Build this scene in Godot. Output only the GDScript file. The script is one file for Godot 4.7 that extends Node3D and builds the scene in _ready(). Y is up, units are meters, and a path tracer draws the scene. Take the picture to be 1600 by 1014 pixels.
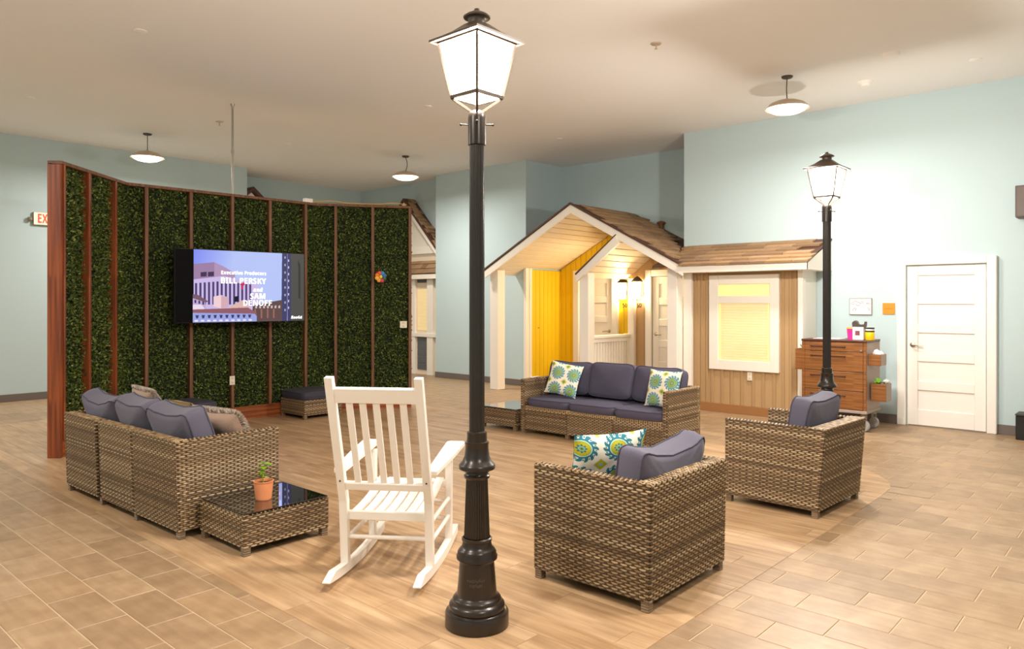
extends Node3D
# A lounge with a street-lamp theme. Room axes: x along the right-hand wall, z along the left-hand wall, y up, metres.

const FPX := 1150.0
const CEIL := 4.14

class MB:
	var v := PackedVector3Array()
	var n := PackedVector3Array()
	var c := PackedColorArray()
	var uv := PackedVector2Array()
	var ix := PackedInt32Array()
	var col := Color.WHITE
	func add(p: Vector3, nn: Vector3, t := Vector2.ZERO) -> int:
		v.append(p); n.append(nn); c.append(col); uv.append(t)
		return v.size() - 1
	func quad(a: Vector3, b: Vector3, d: Vector3, e: Vector3, t := Rect2(0, 0, 1, 1)) -> void:  # counter-clockwise seen from outside
		var nn := (b - a).cross(d - a)
		if nn.length_squared() < 1e-16: nn = (d - a).cross(e - a)
		nn = nn.normalized()
		var i := add(a, nn, Vector2(t.position.x, t.end.y))
		add(b, nn, t.end); add(d, nn, Vector2(t.end.x, t.position.y)); add(e, nn, t.position)
		ix.append_array(PackedInt32Array([i, i + 2, i + 1, i, i + 3, i + 2]))
	func quado(a: Vector3, b: Vector3, d: Vector3, e: Vector3, o: Vector3) -> void:  # faces away from o
		var nn := (b - a).cross(d - a)
		if nn.dot((a + b + d + e) * 0.25 - o) < 0.0: quad(a, e, d, b)
		else: quad(a, b, d, e)
	func trio(a: Vector3, b: Vector3, d: Vector3, o: Vector3) -> void:
		var nn := (b - a).cross(d - a).normalized()
		var fl := nn.dot((a + b + d) / 3.0 - o) < 0.0
		if fl: nn = -nn
		var i := add(a, nn); add(b, nn); add(d, nn)
		ix.append_array(PackedInt32Array([i, i + 1, i + 2] if fl else [i, i + 2, i + 1]))
	func box(ce: Vector3, s: Vector3, bev := 0.0, ba := Basis()) -> void:
		var h := s * 0.5
		if bev <= 0.0:
			for ax in 3:
				var j := (ax + 1) % 3
				var k := (ax + 2) % 3
				for sg in [-1.0, 1.0]:
					var q := []
					for w in [[-1, -1], [1, -1], [1, 1], [-1, 1]]:
						var p := Vector3.ZERO
						p[ax] = sg * h[ax]; p[j] = w[0] * h[j]; p[k] = w[1] * h[k]
						q.append(ce + ba * p)
					quado(q[0], q[1], q[2], q[3], ce)
			return
		bev = minf(bev, minf(h.x, minf(h.y, h.z)) * 0.9)
		var P := func(ax: int, sx: float, sy: float, sz: float) -> Vector3:
			var hh := h - Vector3(bev, bev, bev)
			hh[ax] = h[ax]
			return ce + ba * Vector3(sx * hh.x, sy * hh.y, sz * hh.z)
		for ax in 3:
			var j := (ax + 1) % 3
			var k := (ax + 2) % 3
			for sg in [-1.0, 1.0]:
				var q := []
				for w in [[-1, -1], [1, -1], [1, 1], [-1, 1]]:
					var g := Vector3.ZERO
					g[ax] = sg; g[j] = w[0]; g[k] = w[1]
					q.append(P.call(ax, g.x, g.y, g.z))
				quado(q[0], q[1], q[2], q[3], ce)
			for sj in [-1.0, 1.0]:
				for sk in [-1.0, 1.0]:
					var g0 := Vector3.ZERO
					g0[ax] = -1; g0[j] = sj; g0[k] = sk
					var g1 := g0
					g1[ax] = 1
					quado(P.call(j, g0.x, g0.y, g0.z), P.call(j, g1.x, g1.y, g1.z), P.call(k, g1.x, g1.y, g1.z), P.call(k, g0.x, g0.y, g0.z), ce)
		for sx in [-1.0, 1.0]:
			for sy in [-1.0, 1.0]:
				for sz in [-1.0, 1.0]:
					trio(P.call(0, sx, sy, sz), P.call(1, sx, sy, sz), P.call(2, sx, sy, sz), ce)
	func bar(a: Vector3, b: Vector3, w: float, h: float, up := Vector3.UP, bev := 0.0) -> void:  # w across, h along up
		var z := (b - a).normalized()
		var x := up.cross(z)
		if x.length() < 1e-4: x = Vector3.RIGHT.cross(z)
		x = x.normalized()
		var y := z.cross(x)
		box((a + b) * 0.5, Vector3(w, h, a.distance_to(b)), bev, Basis(x, y, z))
	func lathe(prof: Array, seg := 32, at := Vector3.ZERO, flutes := 0, amp := 0.0, ba := Basis()) -> void:  # prof: [radius, height] upwards, outside to the right
		var m := prof.size() - 1
		var sn := []
		for i in m:
			var d := Vector2(prof[i + 1][0] - prof[i][0], prof[i + 1][1] - prof[i][1])
			sn.append(Vector2(d.y, -d.x).normalized())
		for i in m:
			var n0: Vector2 = sn[i]
			var n1: Vector2 = sn[i]
			if i > 0 and sn[i - 1].dot(sn[i]) > 0.6: n0 = (sn[i - 1] + sn[i]).normalized()
			if i < m - 1 and sn[i + 1].dot(sn[i]) > 0.6: n1 = (sn[i + 1] + sn[i]).normalized()
			var base := v.size()
			for s in seg + 1:
				var th := TAU * s / seg
				var rm := 1.0
				var tw := 0.0
				if flutes > 0:
					rm = 1.0 - amp * absf(sin(flutes * th * 0.5))
					tw = amp * flutes * 0.5 * cos(flutes * th * 0.5) * signf(sin(flutes * th * 0.5))
				var ca := cos(th)
				var sa := sin(th)
				for e in 2:
					var pr: Array = prof[i + e]
					var nv: Vector2 = n0 if e == 0 else n1
					var nn := Vector3(ca * nv.x - sa * tw * nv.x, nv.y, sa * nv.x + ca * tw * nv.x)
					add(at + ba * Vector3(ca * pr[0] * rm, pr[1], sa * pr[0] * rm), (ba * nn).normalized(), Vector2(float(s) / seg, float(i + e) / m))
			for s in seg:
				var q := base + s * 2
				ix.append_array(PackedInt32Array([q, q + 2, q + 1, q + 1, q + 2, q + 3]))
	func tube(pts: Array, r: float, seg := 8, closed := false) -> void:
		var m := pts.size()
		var base := v.size()
		var px := Vector3.ZERO
		for i in m:
			var a: Vector3 = pts[(i - 1 + m) % m] if closed or i > 0 else pts[i]
			var b: Vector3 = pts[(i + 1) % m] if closed or i < m - 1 else pts[i]
			var z := (b - a).normalized()
			var x := px - z * px.dot(z)
			if x.length() < 1e-3: x = (Vector3.UP if absf(z.y) < 0.9 else Vector3.RIGHT).cross(z)
			x = x.normalized()
			px = x
			var y := z.cross(x)
			for s in seg:
				var th := TAU * s / seg
				var d := x * cos(th) + y * sin(th)
				add(pts[i] + d * r, d)
		for i in (m if closed else m - 1):
			var i2 := (i + 1) % m
			for s in seg:
				var s2 := (s + 1) % seg
				var a0 := base + i * seg + s
				var a1 := base + i * seg + s2
				var b0 := base + i2 * seg + s
				var b1 := base + i2 * seg + s2
				ix.append_array(PackedInt32Array([a0, b0, a1, a1, b0, b1]))
		if not closed:
			for e in [0, m - 1]:
				var ce := add(pts[e], (pts[0] - pts[1]).normalized() if e == 0 else (pts[m - 1] - pts[m - 2]).normalized())
				for s in seg:
					var q0: int = base + e * seg + s
					var q1: int = base + e * seg + (s + 1) % seg
					ix.append_array(PackedInt32Array([ce, q0, q1] if e == 0 else [ce, q1, q0]))
	func prism(poly: PackedVector2Array, d0: float, d1: float, tf := Transform3D()) -> void:  # polygon in xy, from z d0 to d1
		if Geometry2D.is_polygon_clockwise(poly): poly.reverse()
		var tr := Geometry2D.triangulate_polygon(poly)
		var mir := tf.basis.determinant() < 0.0
		for e in 2:
			var z := d1 if e == 0 else d0
			var nn := tf.basis * Vector3(0, 0, 1 if e == 0 else -1)
			var base := v.size()
			for p in poly: add(tf * Vector3(p.x, p.y, z), nn, p)
			for t in range(0, tr.size(), 3):
				var a := poly[tr[t]]
				var b := poly[tr[t + 1]]
				var d := poly[tr[t + 2]]
				var ccw := (b - a).cross(d - a) > 0
				if (ccw == (e == 0)) != mir: ix.append_array(PackedInt32Array([base + tr[t], base + tr[t + 2], base + tr[t + 1]]))
				else: ix.append_array(PackedInt32Array([base + tr[t], base + tr[t + 1], base + tr[t + 2]]))
		for i in poly.size():
			var a := poly[i]
			var b := poly[(i + 1) % poly.size()]
			if mir: quad(tf * Vector3(a.x, a.y, d0), tf * Vector3(a.x, a.y, d1), tf * Vector3(b.x, b.y, d1), tf * Vector3(b.x, b.y, d0))
			else: quad(tf * Vector3(a.x, a.y, d0), tf * Vector3(b.x, b.y, d0), tf * Vector3(b.x, b.y, d1), tf * Vector3(a.x, a.y, d1))
	func ball(ce: Vector3, r: Vector3, seg := 12, rings := 8) -> void:
		var base := v.size()
		for i in rings + 1:
			var ph := -PI / 2 + PI * i / rings
			for s in seg + 1:
				var th := TAU * s / seg
				var d := Vector3(cos(ph) * cos(th), sin(ph), cos(ph) * sin(th))
				add(ce + d * r, (d / r).normalized())
		for i in rings:
			for s in seg:
				var q := base + i * (seg + 1) + s
				ix.append_array(PackedInt32Array([q, q + 1, q + seg + 1, q + 1, q + seg + 2, q + seg + 1]))
	func weave(p0: Vector3, p1: Vector3, p2: Vector3, p3: Vector3, rng: RandomNumberGenerator, pitch := 0.0138, sp := 0.0275) -> void:
		# strands run p0 -> p1 (p3 -> p2 at the top), passing over and under upright stakes; counter-clockwise seen from outside
		var nn := (p1 - p0).cross(p3 - p0).normalized()
		var lu := (p0.distance_to(p1) + p3.distance_to(p2)) * 0.5
		var lv := (p0.distance_to(p3) + p1.distance_to(p2)) * 0.5
		var rows := maxi(1, roundi(lv / pitch))
		var st := maxi(1, roundi(lu / sp))
		var sub := 4
		var cols := st * sub
		col = Color(0.012, 0.008, 0.005)  # near-black backing puts the shade between strands into the colour
		quad(p0 - nn * 0.006, p1 - nn * 0.006, p2 - nn * 0.006, p3 - nn * 0.006)
		var ud := (p1 - p0).normalized()
		var vd := (p3 - p0).normalized()
		for k in st:   # stakes
			var f := (k + 0.5) / st
			var a := p0.lerp(p1, f)
			var b := p3.lerp(p2, f)
			var hw := ud * 0.0075
			col = Color(0.10, 0.064, 0.036) * rng.randf_range(0.75, 1.2)  # stakes darkened too, as shade in the gaps
			quad(a - hw - nn * 0.0015, a + hw - nn * 0.0015, b + hw - nn * 0.0015, b - hw - nn * 0.0015)
		var hv := lv / rows
		for r in rows:
			var t := rng.randf()
			var k := rng.randf_range(0.75, 1.15)
			var cl := Color(0.31, 0.20, 0.10)
			if t < 0.28: cl = Color(0.45, 0.325, 0.19)
			elif t < 0.5: cl = Color(0.19, 0.118, 0.058)
			col = Color(cl.r * k, cl.g * k, cl.b * k)
			var base := v.size()
			var f0 := (r + 0.1) / rows
			var f1 := (r + 0.5) / rows
			var f2 := (r + 0.9) / rows
			for s in cols + 1:
				var u := float(s) / cols
				var ph := PI * (u * st - 0.5) + PI * (r % 2)
				var dp := 0.0042 * cos(ph)
				var dd := -0.0042 * sin(ph) * PI * st / lu
				var e0 := p0.lerp(p1, u)
				var e1 := p3.lerp(p2, u)
				var nb := nn - ud * dd
				add(e0.lerp(e1, f0) + nn * (dp - 0.003), (nb - vd * 0.7).normalized())
				add(e0.lerp(e1, f1) + nn * (dp + 0.0012), nb.normalized())
				add(e0.lerp(e1, f2) + nn * (dp - 0.003), (nb + vd * 0.7).normalized())
			for s in cols:
				var q := base + s * 3
				ix.append_array(PackedInt32Array([q, q + 1, q + 3, q + 3, q + 1, q + 4, q + 1, q + 2, q + 4, q + 4, q + 2, q + 5]))
		col = Color.WHITE
	func mesh() -> ArrayMesh:
		var a := []
		a.resize(Mesh.ARRAY_MAX)
		a[Mesh.ARRAY_VERTEX] = v; a[Mesh.ARRAY_NORMAL] = n; a[Mesh.ARRAY_COLOR] = c; a[Mesh.ARRAY_TEX_UV] = uv; a[Mesh.ARRAY_INDEX] = ix
		var m := ArrayMesh.new()
		m.add_surface_from_arrays(Mesh.PRIMITIVE_TRIANGLES, a)
		return m

var M := {}
var R := RandomNumberGenerator.new()

# ---------------------------------------------------------------- helpers for nodes
func thing(called: String, label: String, category: String, at := Vector3.ZERO, turn := 0.0, group := "") -> Node3D:
	var o := Node3D.new()
	o.name = called
	add_child(o, true)
	o.position = at
	o.rotation.y = turn
	return tag(o, label, category, group)

func tag(o: Node3D, label: String, category := "", group := "", kind := "") -> Node3D:
	if label: o.set_meta("label", label)
	if category: o.set_meta("category", category)
	if group: o.set_meta("group", group)
	if kind: o.set_meta("kind", kind)
	return o

func part(called: String, shape, m: Material, parent: Node = self, at := Vector3.ZERO) -> MeshInstance3D:
	var o := MeshInstance3D.new()
	o.name = called
	o.mesh = shape.mesh() if shape is MB else shape
	o.material_override = m
	parent.add_child(o, true)
	o.position = at
	return o

func struct(called: String, shape, m: Material, label: String, category: String) -> MeshInstance3D:
	var o := part(called, shape, m)
	tag(o, label, category, "", "structure")
	return o

func one_box(a: Vector3, b: Vector3, bev := 0.0) -> MB:
	var m := MB.new()
	m.box((a + b) * 0.5, (b - a).abs(), bev)
	return m

func text(s: String, size: float, depth: float, m: Material, parent: Node, at: Vector3, called := "lettering", turn := Basis(), bold := true) -> MeshInstance3D:
	var t := TextMesh.new()
	var f := SystemFont.new()
	f.font_names = PackedStringArray(["Droid Sans"])
	if bold: f.font_weight = 700
	t.font = f
	t.text = s
	t.font_size = 64
	t.pixel_size = size / 64.0
	t.depth = depth
	var o := part(called, t, m, parent, at)
	o.basis = turn
	return o

# ---------------------------------------------------------------- materials
func mat(c: Color, rough := 0.6, metal := 0.0) -> StandardMaterial3D:
	var m := StandardMaterial3D.new()
	m.albedo_color = c
	m.roughness = rough
	m.metallic = metal
	return m

func rgb(r: float, g: float, b: float) -> Color:
	return Color(r / 255.0, g / 255.0, b / 255.0)

func noise_image(w0: int, h0: int, w: int, h: int, freq: float, sd: int, oct := 4) -> Image:
	var fn := FastNoiseLite.new()
	fn.seed = sd
	fn.frequency = freq
	fn.fractal_octaves = oct
	var im := fn.get_seamless_image(w0, h0)
	im.resize(w, h, Image.INTERPOLATE_CUBIC)
	return im

func ramp_texture(im: Image, lo: Color, hi: Color, im2: Image = null, k2 := 0.3) -> ImageTexture:
	var w := im.get_width()
	var h := im.get_height()
	var o := Image.create(w, h, false, Image.FORMAT_RGB8)
	for y in h:
		for x in w:
			var t := im.get_pixel(x, y).r
			if im2: t = lerpf(t, im2.get_pixel(x, y).r, k2)
			o.set_pixel(x, y, lo.lerp(hi, clampf((t - 0.2) / 0.6, 0, 1)))
	return ImageTexture.create_from_image(o)

func tri(m: StandardMaterial3D, tex: Texture2D, sc: Vector3, off := Vector3.ZERO, world := true) -> StandardMaterial3D:
	m.albedo_texture = tex
	m.uv1_triplanar = true
	m.uv1_world_triplanar = world
	m.uv1_scale = sc
	m.uv1_offset = off
	return m

func bump(m: StandardMaterial3D, tex: Texture2D, cm: float) -> StandardMaterial3D:
	m.heightmap_enabled = true
	m.heightmap_texture = tex
	m.heightmap_scale = cm
	return m

func glow(c: Color, e: float) -> StandardMaterial3D:
	var m := mat(c, 0.5)
	m.emission_enabled = true
	m.emission = c
	m.emission_energy_multiplier = e
	return m

func make_materials() -> void:
	var fine := noise_image(256, 256, 256, 256, 0.09, 11, 3)
	var fine_t := ImageTexture.create_from_image(fine)
	M.fine = fine_t
	M.aqua = bump(tri(mat(rgb(190, 209, 212), 0.8), null, Vector3.ONE * 1.5), fine_t, 0.02)
	M.ceiling = mat(rgb(240, 238, 235), 0.9)
	M.trim = mat(rgb(244, 238, 230), 0.42)
	M.white_door = mat(rgb(246, 240, 232), 0.4)
	M.baseboard = mat(rgb(112, 102, 96), 0.55)
	# floor
	var cloud := noise_image(256, 256, 256, 256, 0.018, 5, 5)
	var strk := noise_image(24, 256, 256, 256, 0.06, 8, 4)
	var tile_t := ramp_texture(cloud, rgb(160, 132, 102), rgb(182, 154, 122), strk, 0.4)
	M.tiles = []
	for k in 4:
		var q := mat([rgb(236, 232, 228), rgb(250, 248, 245), rgb(226, 222, 216), rgb(243, 238, 230)][k], 0.42)
		q = tri(q, tile_t, Vector3.ONE * 1.1, Vector3(k * 0.31, 0, k * 0.17))
		M.tiles.append(q)
	M.grout = mat(rgb(200, 174, 142), 0.8)
	var grain := noise_image(20, 512, 512, 512, 0.05, 21, 5)
	var knots := noise_image(64, 256, 512, 512, 0.03, 22, 4)
	var plank_t := ramp_texture(grain, rgb(164, 132, 99), rgb(206, 175, 139), knots, 0.5)
	M.planks = []
	for k in 6:
		var q := mat([rgb(255, 252, 248), rgb(249, 245, 239), rgb(244, 238, 230), rgb(252, 249, 246), rgb(247, 241, 232), rgb(253, 248, 241)][k], 0.40)
		q = tri(q, plank_t, Vector3(0.75, 0.75, 0.75), Vector3(k * 0.37, 0.0, k * 0.23))
		M.planks.append(q)
	# reddish cedar of the hedge screen: upright grain (texture turned so that streaks run along v)
	var up := noise_image(256, 16, 256, 256, 0.06, 31, 5)
	var cedar_up := ramp_texture(up, rgb(104, 48, 20), rgb(160, 82, 38))
	M.cedar = tri(mat(rgb(255, 255, 255), 0.5), cedar_up, Vector3(1.6, 0.8, 1.6))
	M.batten = tri(mat(rgb(225, 205, 195), 0.55), ramp_texture(up, rgb(104, 72, 46), rgb(150, 110, 76)), Vector3(1.6, 0.8, 1.6))
	var side := noise_image(16, 256, 256, 256, 0.06, 33, 5)
	M.cedar_board = tri(mat(Color.WHITE, 0.5), ramp_texture(side, rgb(120, 56, 20), rgb(176, 96, 42)), Vector3(0.8, 1.6, 0.8))
	M.leaf = mat(Color.WHITE, 0.55)
	M.leaf.vertex_color_use_as_albedo = true
	M.leaf.backlight_enabled = true
	M.leaf.backlight = Color(0.03, 0.05, 0.01)
	M.hedge_back = mat(rgb(22, 34, 12), 0.9)
	# wicker
	M.wicker = mat(Color.WHITE, 0.5)
	M.wicker.vertex_color_use_as_albedo = true
	M.leg_dark = mat(rgb(70, 52, 38), 0.6)
	M.deck = mat(rgb(214, 184, 132), 0.7)
	# fabrics
	var lin := noise_image(512, 512, 512, 512, 0.22, 41, 2)
	M.navy = tri(mat(rgb(255, 255, 255), 0.9), ramp_texture(lin, rgb(72, 69, 85), rgb(108, 104, 121)), Vector3.ONE * 2.4, Vector3.ZERO, false)
	M.navy.rim_enabled = true
	M.navy.rim = 0.25
	M.navy_dark = tri(mat(rgb(255, 255, 255), 0.9), ramp_texture(lin, rgb(66, 62, 80), rgb(94, 90, 110)), Vector3.ONE * 2.4, Vector3.ZERO, false)
	M.piping = mat(rgb(76, 73, 92), 0.85)
	M.charcoal = tri(mat(Color.WHITE, 0.9), ramp_texture(lin, rgb(48, 48, 58), rgb(72, 72, 84)), Vector3.ONE * 2.4, Vector3.ZERO, false)
	M.taupe = tri(mat(Color.WHITE, 0.85), ramp_texture(lin, rgb(150, 122, 104), rgb(190, 164, 146)), Vector3.ONE * 1.2, Vector3.ZERO, false)
	M.fur = mat(Color.WHITE, 0.8)
	M.fur.vertex_color_use_as_albedo = true
	M.knit = tri(mat(Color.WHITE, 0.9), ramp_texture(lin, rgb(112, 92, 56), rgb(160, 136, 90)), Vector3.ONE * 3.0, Vector3.ZERO, false)
	M.suzani_green = mat(Color.WHITE, 0.85)
	M.suzani_green.albedo_texture = suzani(rgb(142, 168, 84), rgb(96, 150, 92), rgb(206, 196, 90), rgb(86, 146, 164), 2.0, Vector2(0.35, 0.3))
	M.suzani_teal = mat(Color.WHITE, 0.85)
	M.suzani_teal.albedo_texture = suzani(rgb(204, 186, 40), rgb(128, 196, 190), rgb(170, 176, 40), rgb(40, 118, 134), 2.1, Vector2(0.05, 0.62), true)
	# metal, glass
	M.bronze = mat(rgb(42, 33, 27), 0.32, 0.35)
	M.bronze.clearcoat_enabled = true
	M.bronze.clearcoat = 0.5
	M.bronze.clearcoat_roughness = 0.25
	M.lantern_metal = mat(rgb(96, 84, 74), 0.4, 0.3)
	M.cord = mat(rgb(74, 60, 48), 0.6)
	M.nickel = mat(rgb(196, 186, 170), 0.25, 0.9)
	M.steel = mat(rgb(170, 165, 155), 0.35, 0.8)
	M.black = mat(rgb(22, 21, 22), 0.4)
	M.gloss_black = mat(rgb(14, 13, 14), 0.12)
	M.glass = mat(Color(1, 1, 1, 0.06), 0.03)
	M.glass.transparency = BaseMaterial3D.TRANSPARENCY_ALPHA
	M.table_glass = mat(rgb(16, 17, 17), 0.03)
	M.table_glass.clearcoat_enabled = true
	M.table_glass.clearcoat = 1.0
	M.table_glass.clearcoat_roughness = 0.02
	M.lamp_white = glow(Color(1.0, 0.95, 0.86), 5.0)
	M.pendant_glow = glow(Color(1.0, 0.93, 0.82), 4.0)
	M.shade = mat(rgb(206, 186, 164), 0.35, 0.3)
	# house
	M.yellow = mat(rgb(244, 202, 16), 0.55)
	M.yellow_groove = mat(rgb(140, 92, 8), 0.7)
	M.tan = mat(rgb(188, 154, 110), 0.6)
	M.tan_dark = mat(rgb(178, 144, 102), 0.6)
	M.tan_board = mat(rgb(160, 112, 66), 0.6)
	M.house_white = mat(rgb(246, 238, 226), 0.5)
	M.soffit = mat(rgb(236, 218, 192), 0.55)
	M.soffit_gap = mat(rgb(150, 120, 84), 0.8)
	M.roof_edge = mat(rgb(84, 54, 40), 0.6)
	M.shingles = []
	var gr := noise_image(256, 256, 256, 256, 0.16, 51, 3)
	var gt := ramp_texture(gr, rgb(178, 170, 160), rgb(255, 255, 255))
	for cc in [rgb(190, 155, 118), rgb(202, 167, 130), rgb(168, 136, 104), rgb(196, 160, 118), rgb(178, 146, 114)]:
		M.shingles.append(tri(mat(cc, 0.9), gt, Vector3.ONE * 3.0))
	M.blind = glow(rgb(250, 226, 172), 0.16)  # emission stands for light coming through the blind from behind
	M.blind_bright = glow(rgb(255, 238, 150), 0.4)  # stronger emission painted in for the bright light behind the slats
	M.slate = mat(rgb(96, 100, 104), 0.6)
	M.number = mat(rgb(52, 30, 18), 0.5)
	# cart
	M.oak = tri(mat(Color.WHITE, 0.42), ramp_texture(side, rgb(120, 74, 34), rgb(154, 99, 49)), Vector3(1.2, 3.0, 1.2))
	M.cart_grey = mat(rgb(168, 150, 138), 0.5)
	M.handle_brown = mat(rgb(82, 40, 22), 0.4)
	M.rubber = mat(rgb(172, 168, 166), 0.5)

func suzani(a: Color, b: Color, y: Color, teal: Color, rep: float, off := Vector2(0.12, 0.22), big := false) -> ImageTexture:
	var n := 320
	var im := Image.create(n, n, false, Image.FORMAT_RGB8)
	var cream := rgb(240, 232, 212)
	for j in n:
		for i in n:
			var u := float(i) / n * rep + off.x
			var w := float(j) / n * rep + off.y
			var fu := u - roundf(u)
			var fw := w - roundf(w)
			var r := sqrt(fu * fu + fw * fw)
			var th := atan2(fw, fu)
			var cl := cream
			if r < 0.03: cl = teal
			elif r < 0.055: cl = y
			elif r < 0.115 + 0.025 * cos(8.0 * th): cl = b if r < 0.085 else teal
			elif r < 0.19 + 0.014 * cos(16.0 * th): cl = a if int(r * 120.0) % 4 != 0 else y
			elif r < 0.235: cl = y if big else a.lerp(b, 0.5 + 0.5 * cos(24.0 * th))
			elif r < 0.262: cl = b.lerp(Color.WHITE, 0.45)
			elif r < 0.42 + 0.02 * cos(14.0 * th):
				var q := (r - 0.262) / 0.16
				var sw := cos(14.0 * th + 2.6 * q)
				cl = teal
				if q > 0.32 and sw > 0.3 and not (q > 0.5 and q < 0.78 and sw > 0.75): cl = cream
			else:
				var gu := absf(u - floorf(u) - 0.5)
				var gw := absf(w - floorf(w) - 0.5)
				var dd := gu + gw
				var rr := sqrt(gu * gu + gw * gw)
				if rr < 0.05: cl = b
				elif rr < 0.09: cl = a
				elif dd < 0.17: cl = y
				elif dd < 0.2: cl = y.lerp(cream, 0.5)
			im.set_pixel(i, j, cl)
	return ImageTexture.create_from_image(im)

# ---------------------------------------------------------------- room
func _ready() -> void:
	R.seed = 7
	var cam := Camera3D.new()
	cam.name = "camera"
	var near := 0.05
	cam.set_frustum(2.0 * near * 507.0 / FPX, Vector2(0, -36.0 / FPX * near), near, 60.0)
	add_child(cam)
	cam.position = Vector3(0, 1.55, 0)
	cam.rotation.y = deg_to_rad(42.1)
	cam.current = true
	var we := WorldEnvironment.new()
	we.name = "environment"
	var env := Environment.new()
	env.background_mode = Environment.BG_COLOR
	env.background_color = Color(0.02, 0.02, 0.02)
	env.tonemap_mode = Environment.TONE_MAPPER_LINEAR
	env.tonemap_exposure = 1.1
	env.sdfgi_enabled = true
	env.ssao_enabled = true
	env.ssil_enabled = true
	we.environment = env
	add_child(we)
	make_materials()
	room()
	floor_pieces()
	hedge_screen()
	street_lamps()
	pendants()
	furniture()
	cushions()
	rocker()
	porch_house()
	far_houses()
	screen()
	cart()
	small_things()

func lamp_light(called: String, at: Vector3, c: Color, e: float, size: float) -> void:
	var l := OmniLight3D.new()
	l.name = called
	add_child(l, true)
	l.position = at
	l.light_color = c
	l.light_energy = e
	l.light_size = size
	l.omni_range = 30.0
	l.omni_attenuation = 2.0
	l.shadow_enabled = true

func room() -> void:
	struct("floor", one_box(Vector3(-14.6, -0.25, -11.6), Vector3(4.7, -0.003, 3.2)), M.grout, "beige floor of plank tiles round a rounded island of wood planks", "floor")
	struct("ceiling", one_box(Vector3(-14.6, CEIL, -11.6), Vector3(4.7, CEIL + 0.2, 3.2)), M.ceiling, "plain warm white flat ceiling with small round fittings", "ceiling")
	struct("wall_right", one_box(Vector3(-5.64, 0, -11.2), Vector3(4.5, CEIL, -10.2)), M.aqua, "pale aqua wall behind the wooden cart and white door", "wall")
	struct("wall_back", one_box(Vector3(-14.6, 0, -11.5), Vector3(4.5, CEIL, -11.2)), M.aqua, "shaded aqua back wall of the recess above the porch roof", "wall")
	struct("wall_middle", one_box(Vector3(-11.28, 0, -11.2), Vector3(-8.83, CEIL, -10.15)), M.aqua, "pale aqua wall section behind the near street lamp", "wall")
	struct("wall_far", one_box(Vector3(-14.4, 0, -11.2), Vector3(-11.28, CEIL, -10.5)), M.aqua, "shaded aqua wall behind the far gabled house", "wall")
	struct("wall_left", one_box(Vector3(-14.6, 0, -7.15), Vector3(-13.39, CEIL, 3.2)), M.aqua, "aqua wall with the exit sign beside the hedge screen", "wall")
	struct("wall_recess", one_box(Vector3(-14.6, 0, -11.2), Vector3(-14.3, CEIL, -7.15)), M.aqua, "aqua recess wall above the hedge screen", "wall")
	struct("wall_front", one_box(Vector3(-14.6, 0, 3.0), Vector3(4.7, CEIL, 3.2)), M.aqua, "aqua wall behind the viewer", "wall")
	struct("wall_side", one_box(Vector3(4.5, 0, -11.5), Vector3(4.7, CEIL, 3.2)), M.aqua, "aqua wall outside the view to the right", "wall")
	var bb := 0.115
	struct("baseboard_right", one_box(Vector3(-3.55, 0, -10.2), Vector3(-2.61, bb, -10.186), 0.004), M.baseboard, "dark taupe baseboard between cart and white door", "baseboard")
	struct("baseboard_right_001", one_box(Vector3(-1.57, 0, -10.2), Vector3(4.5, bb, -10.186), 0.004), M.baseboard, "dark taupe baseboard right of the white door", "baseboard")
	struct("baseboard_middle", one_box(Vector3(-11.29, 0, -10.15), Vector3(-8.83, bb, -10.136), 0.004), M.baseboard, "dark taupe baseboard behind the white porch post", "baseboard")
	struct("baseboard_left", one_box(Vector3(-13.39, 0, -7.15), Vector3(-13.376, bb, 3.0), 0.004), M.baseboard, "dark taupe baseboard left of the hedge screen", "baseboard")
	door("door_1", Vector3(-2.09, 0, -10.2), 0.0, 0.84, 1.99, 0.1, -1, "white five-panel door in the aqua wall right of the cart")

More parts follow.
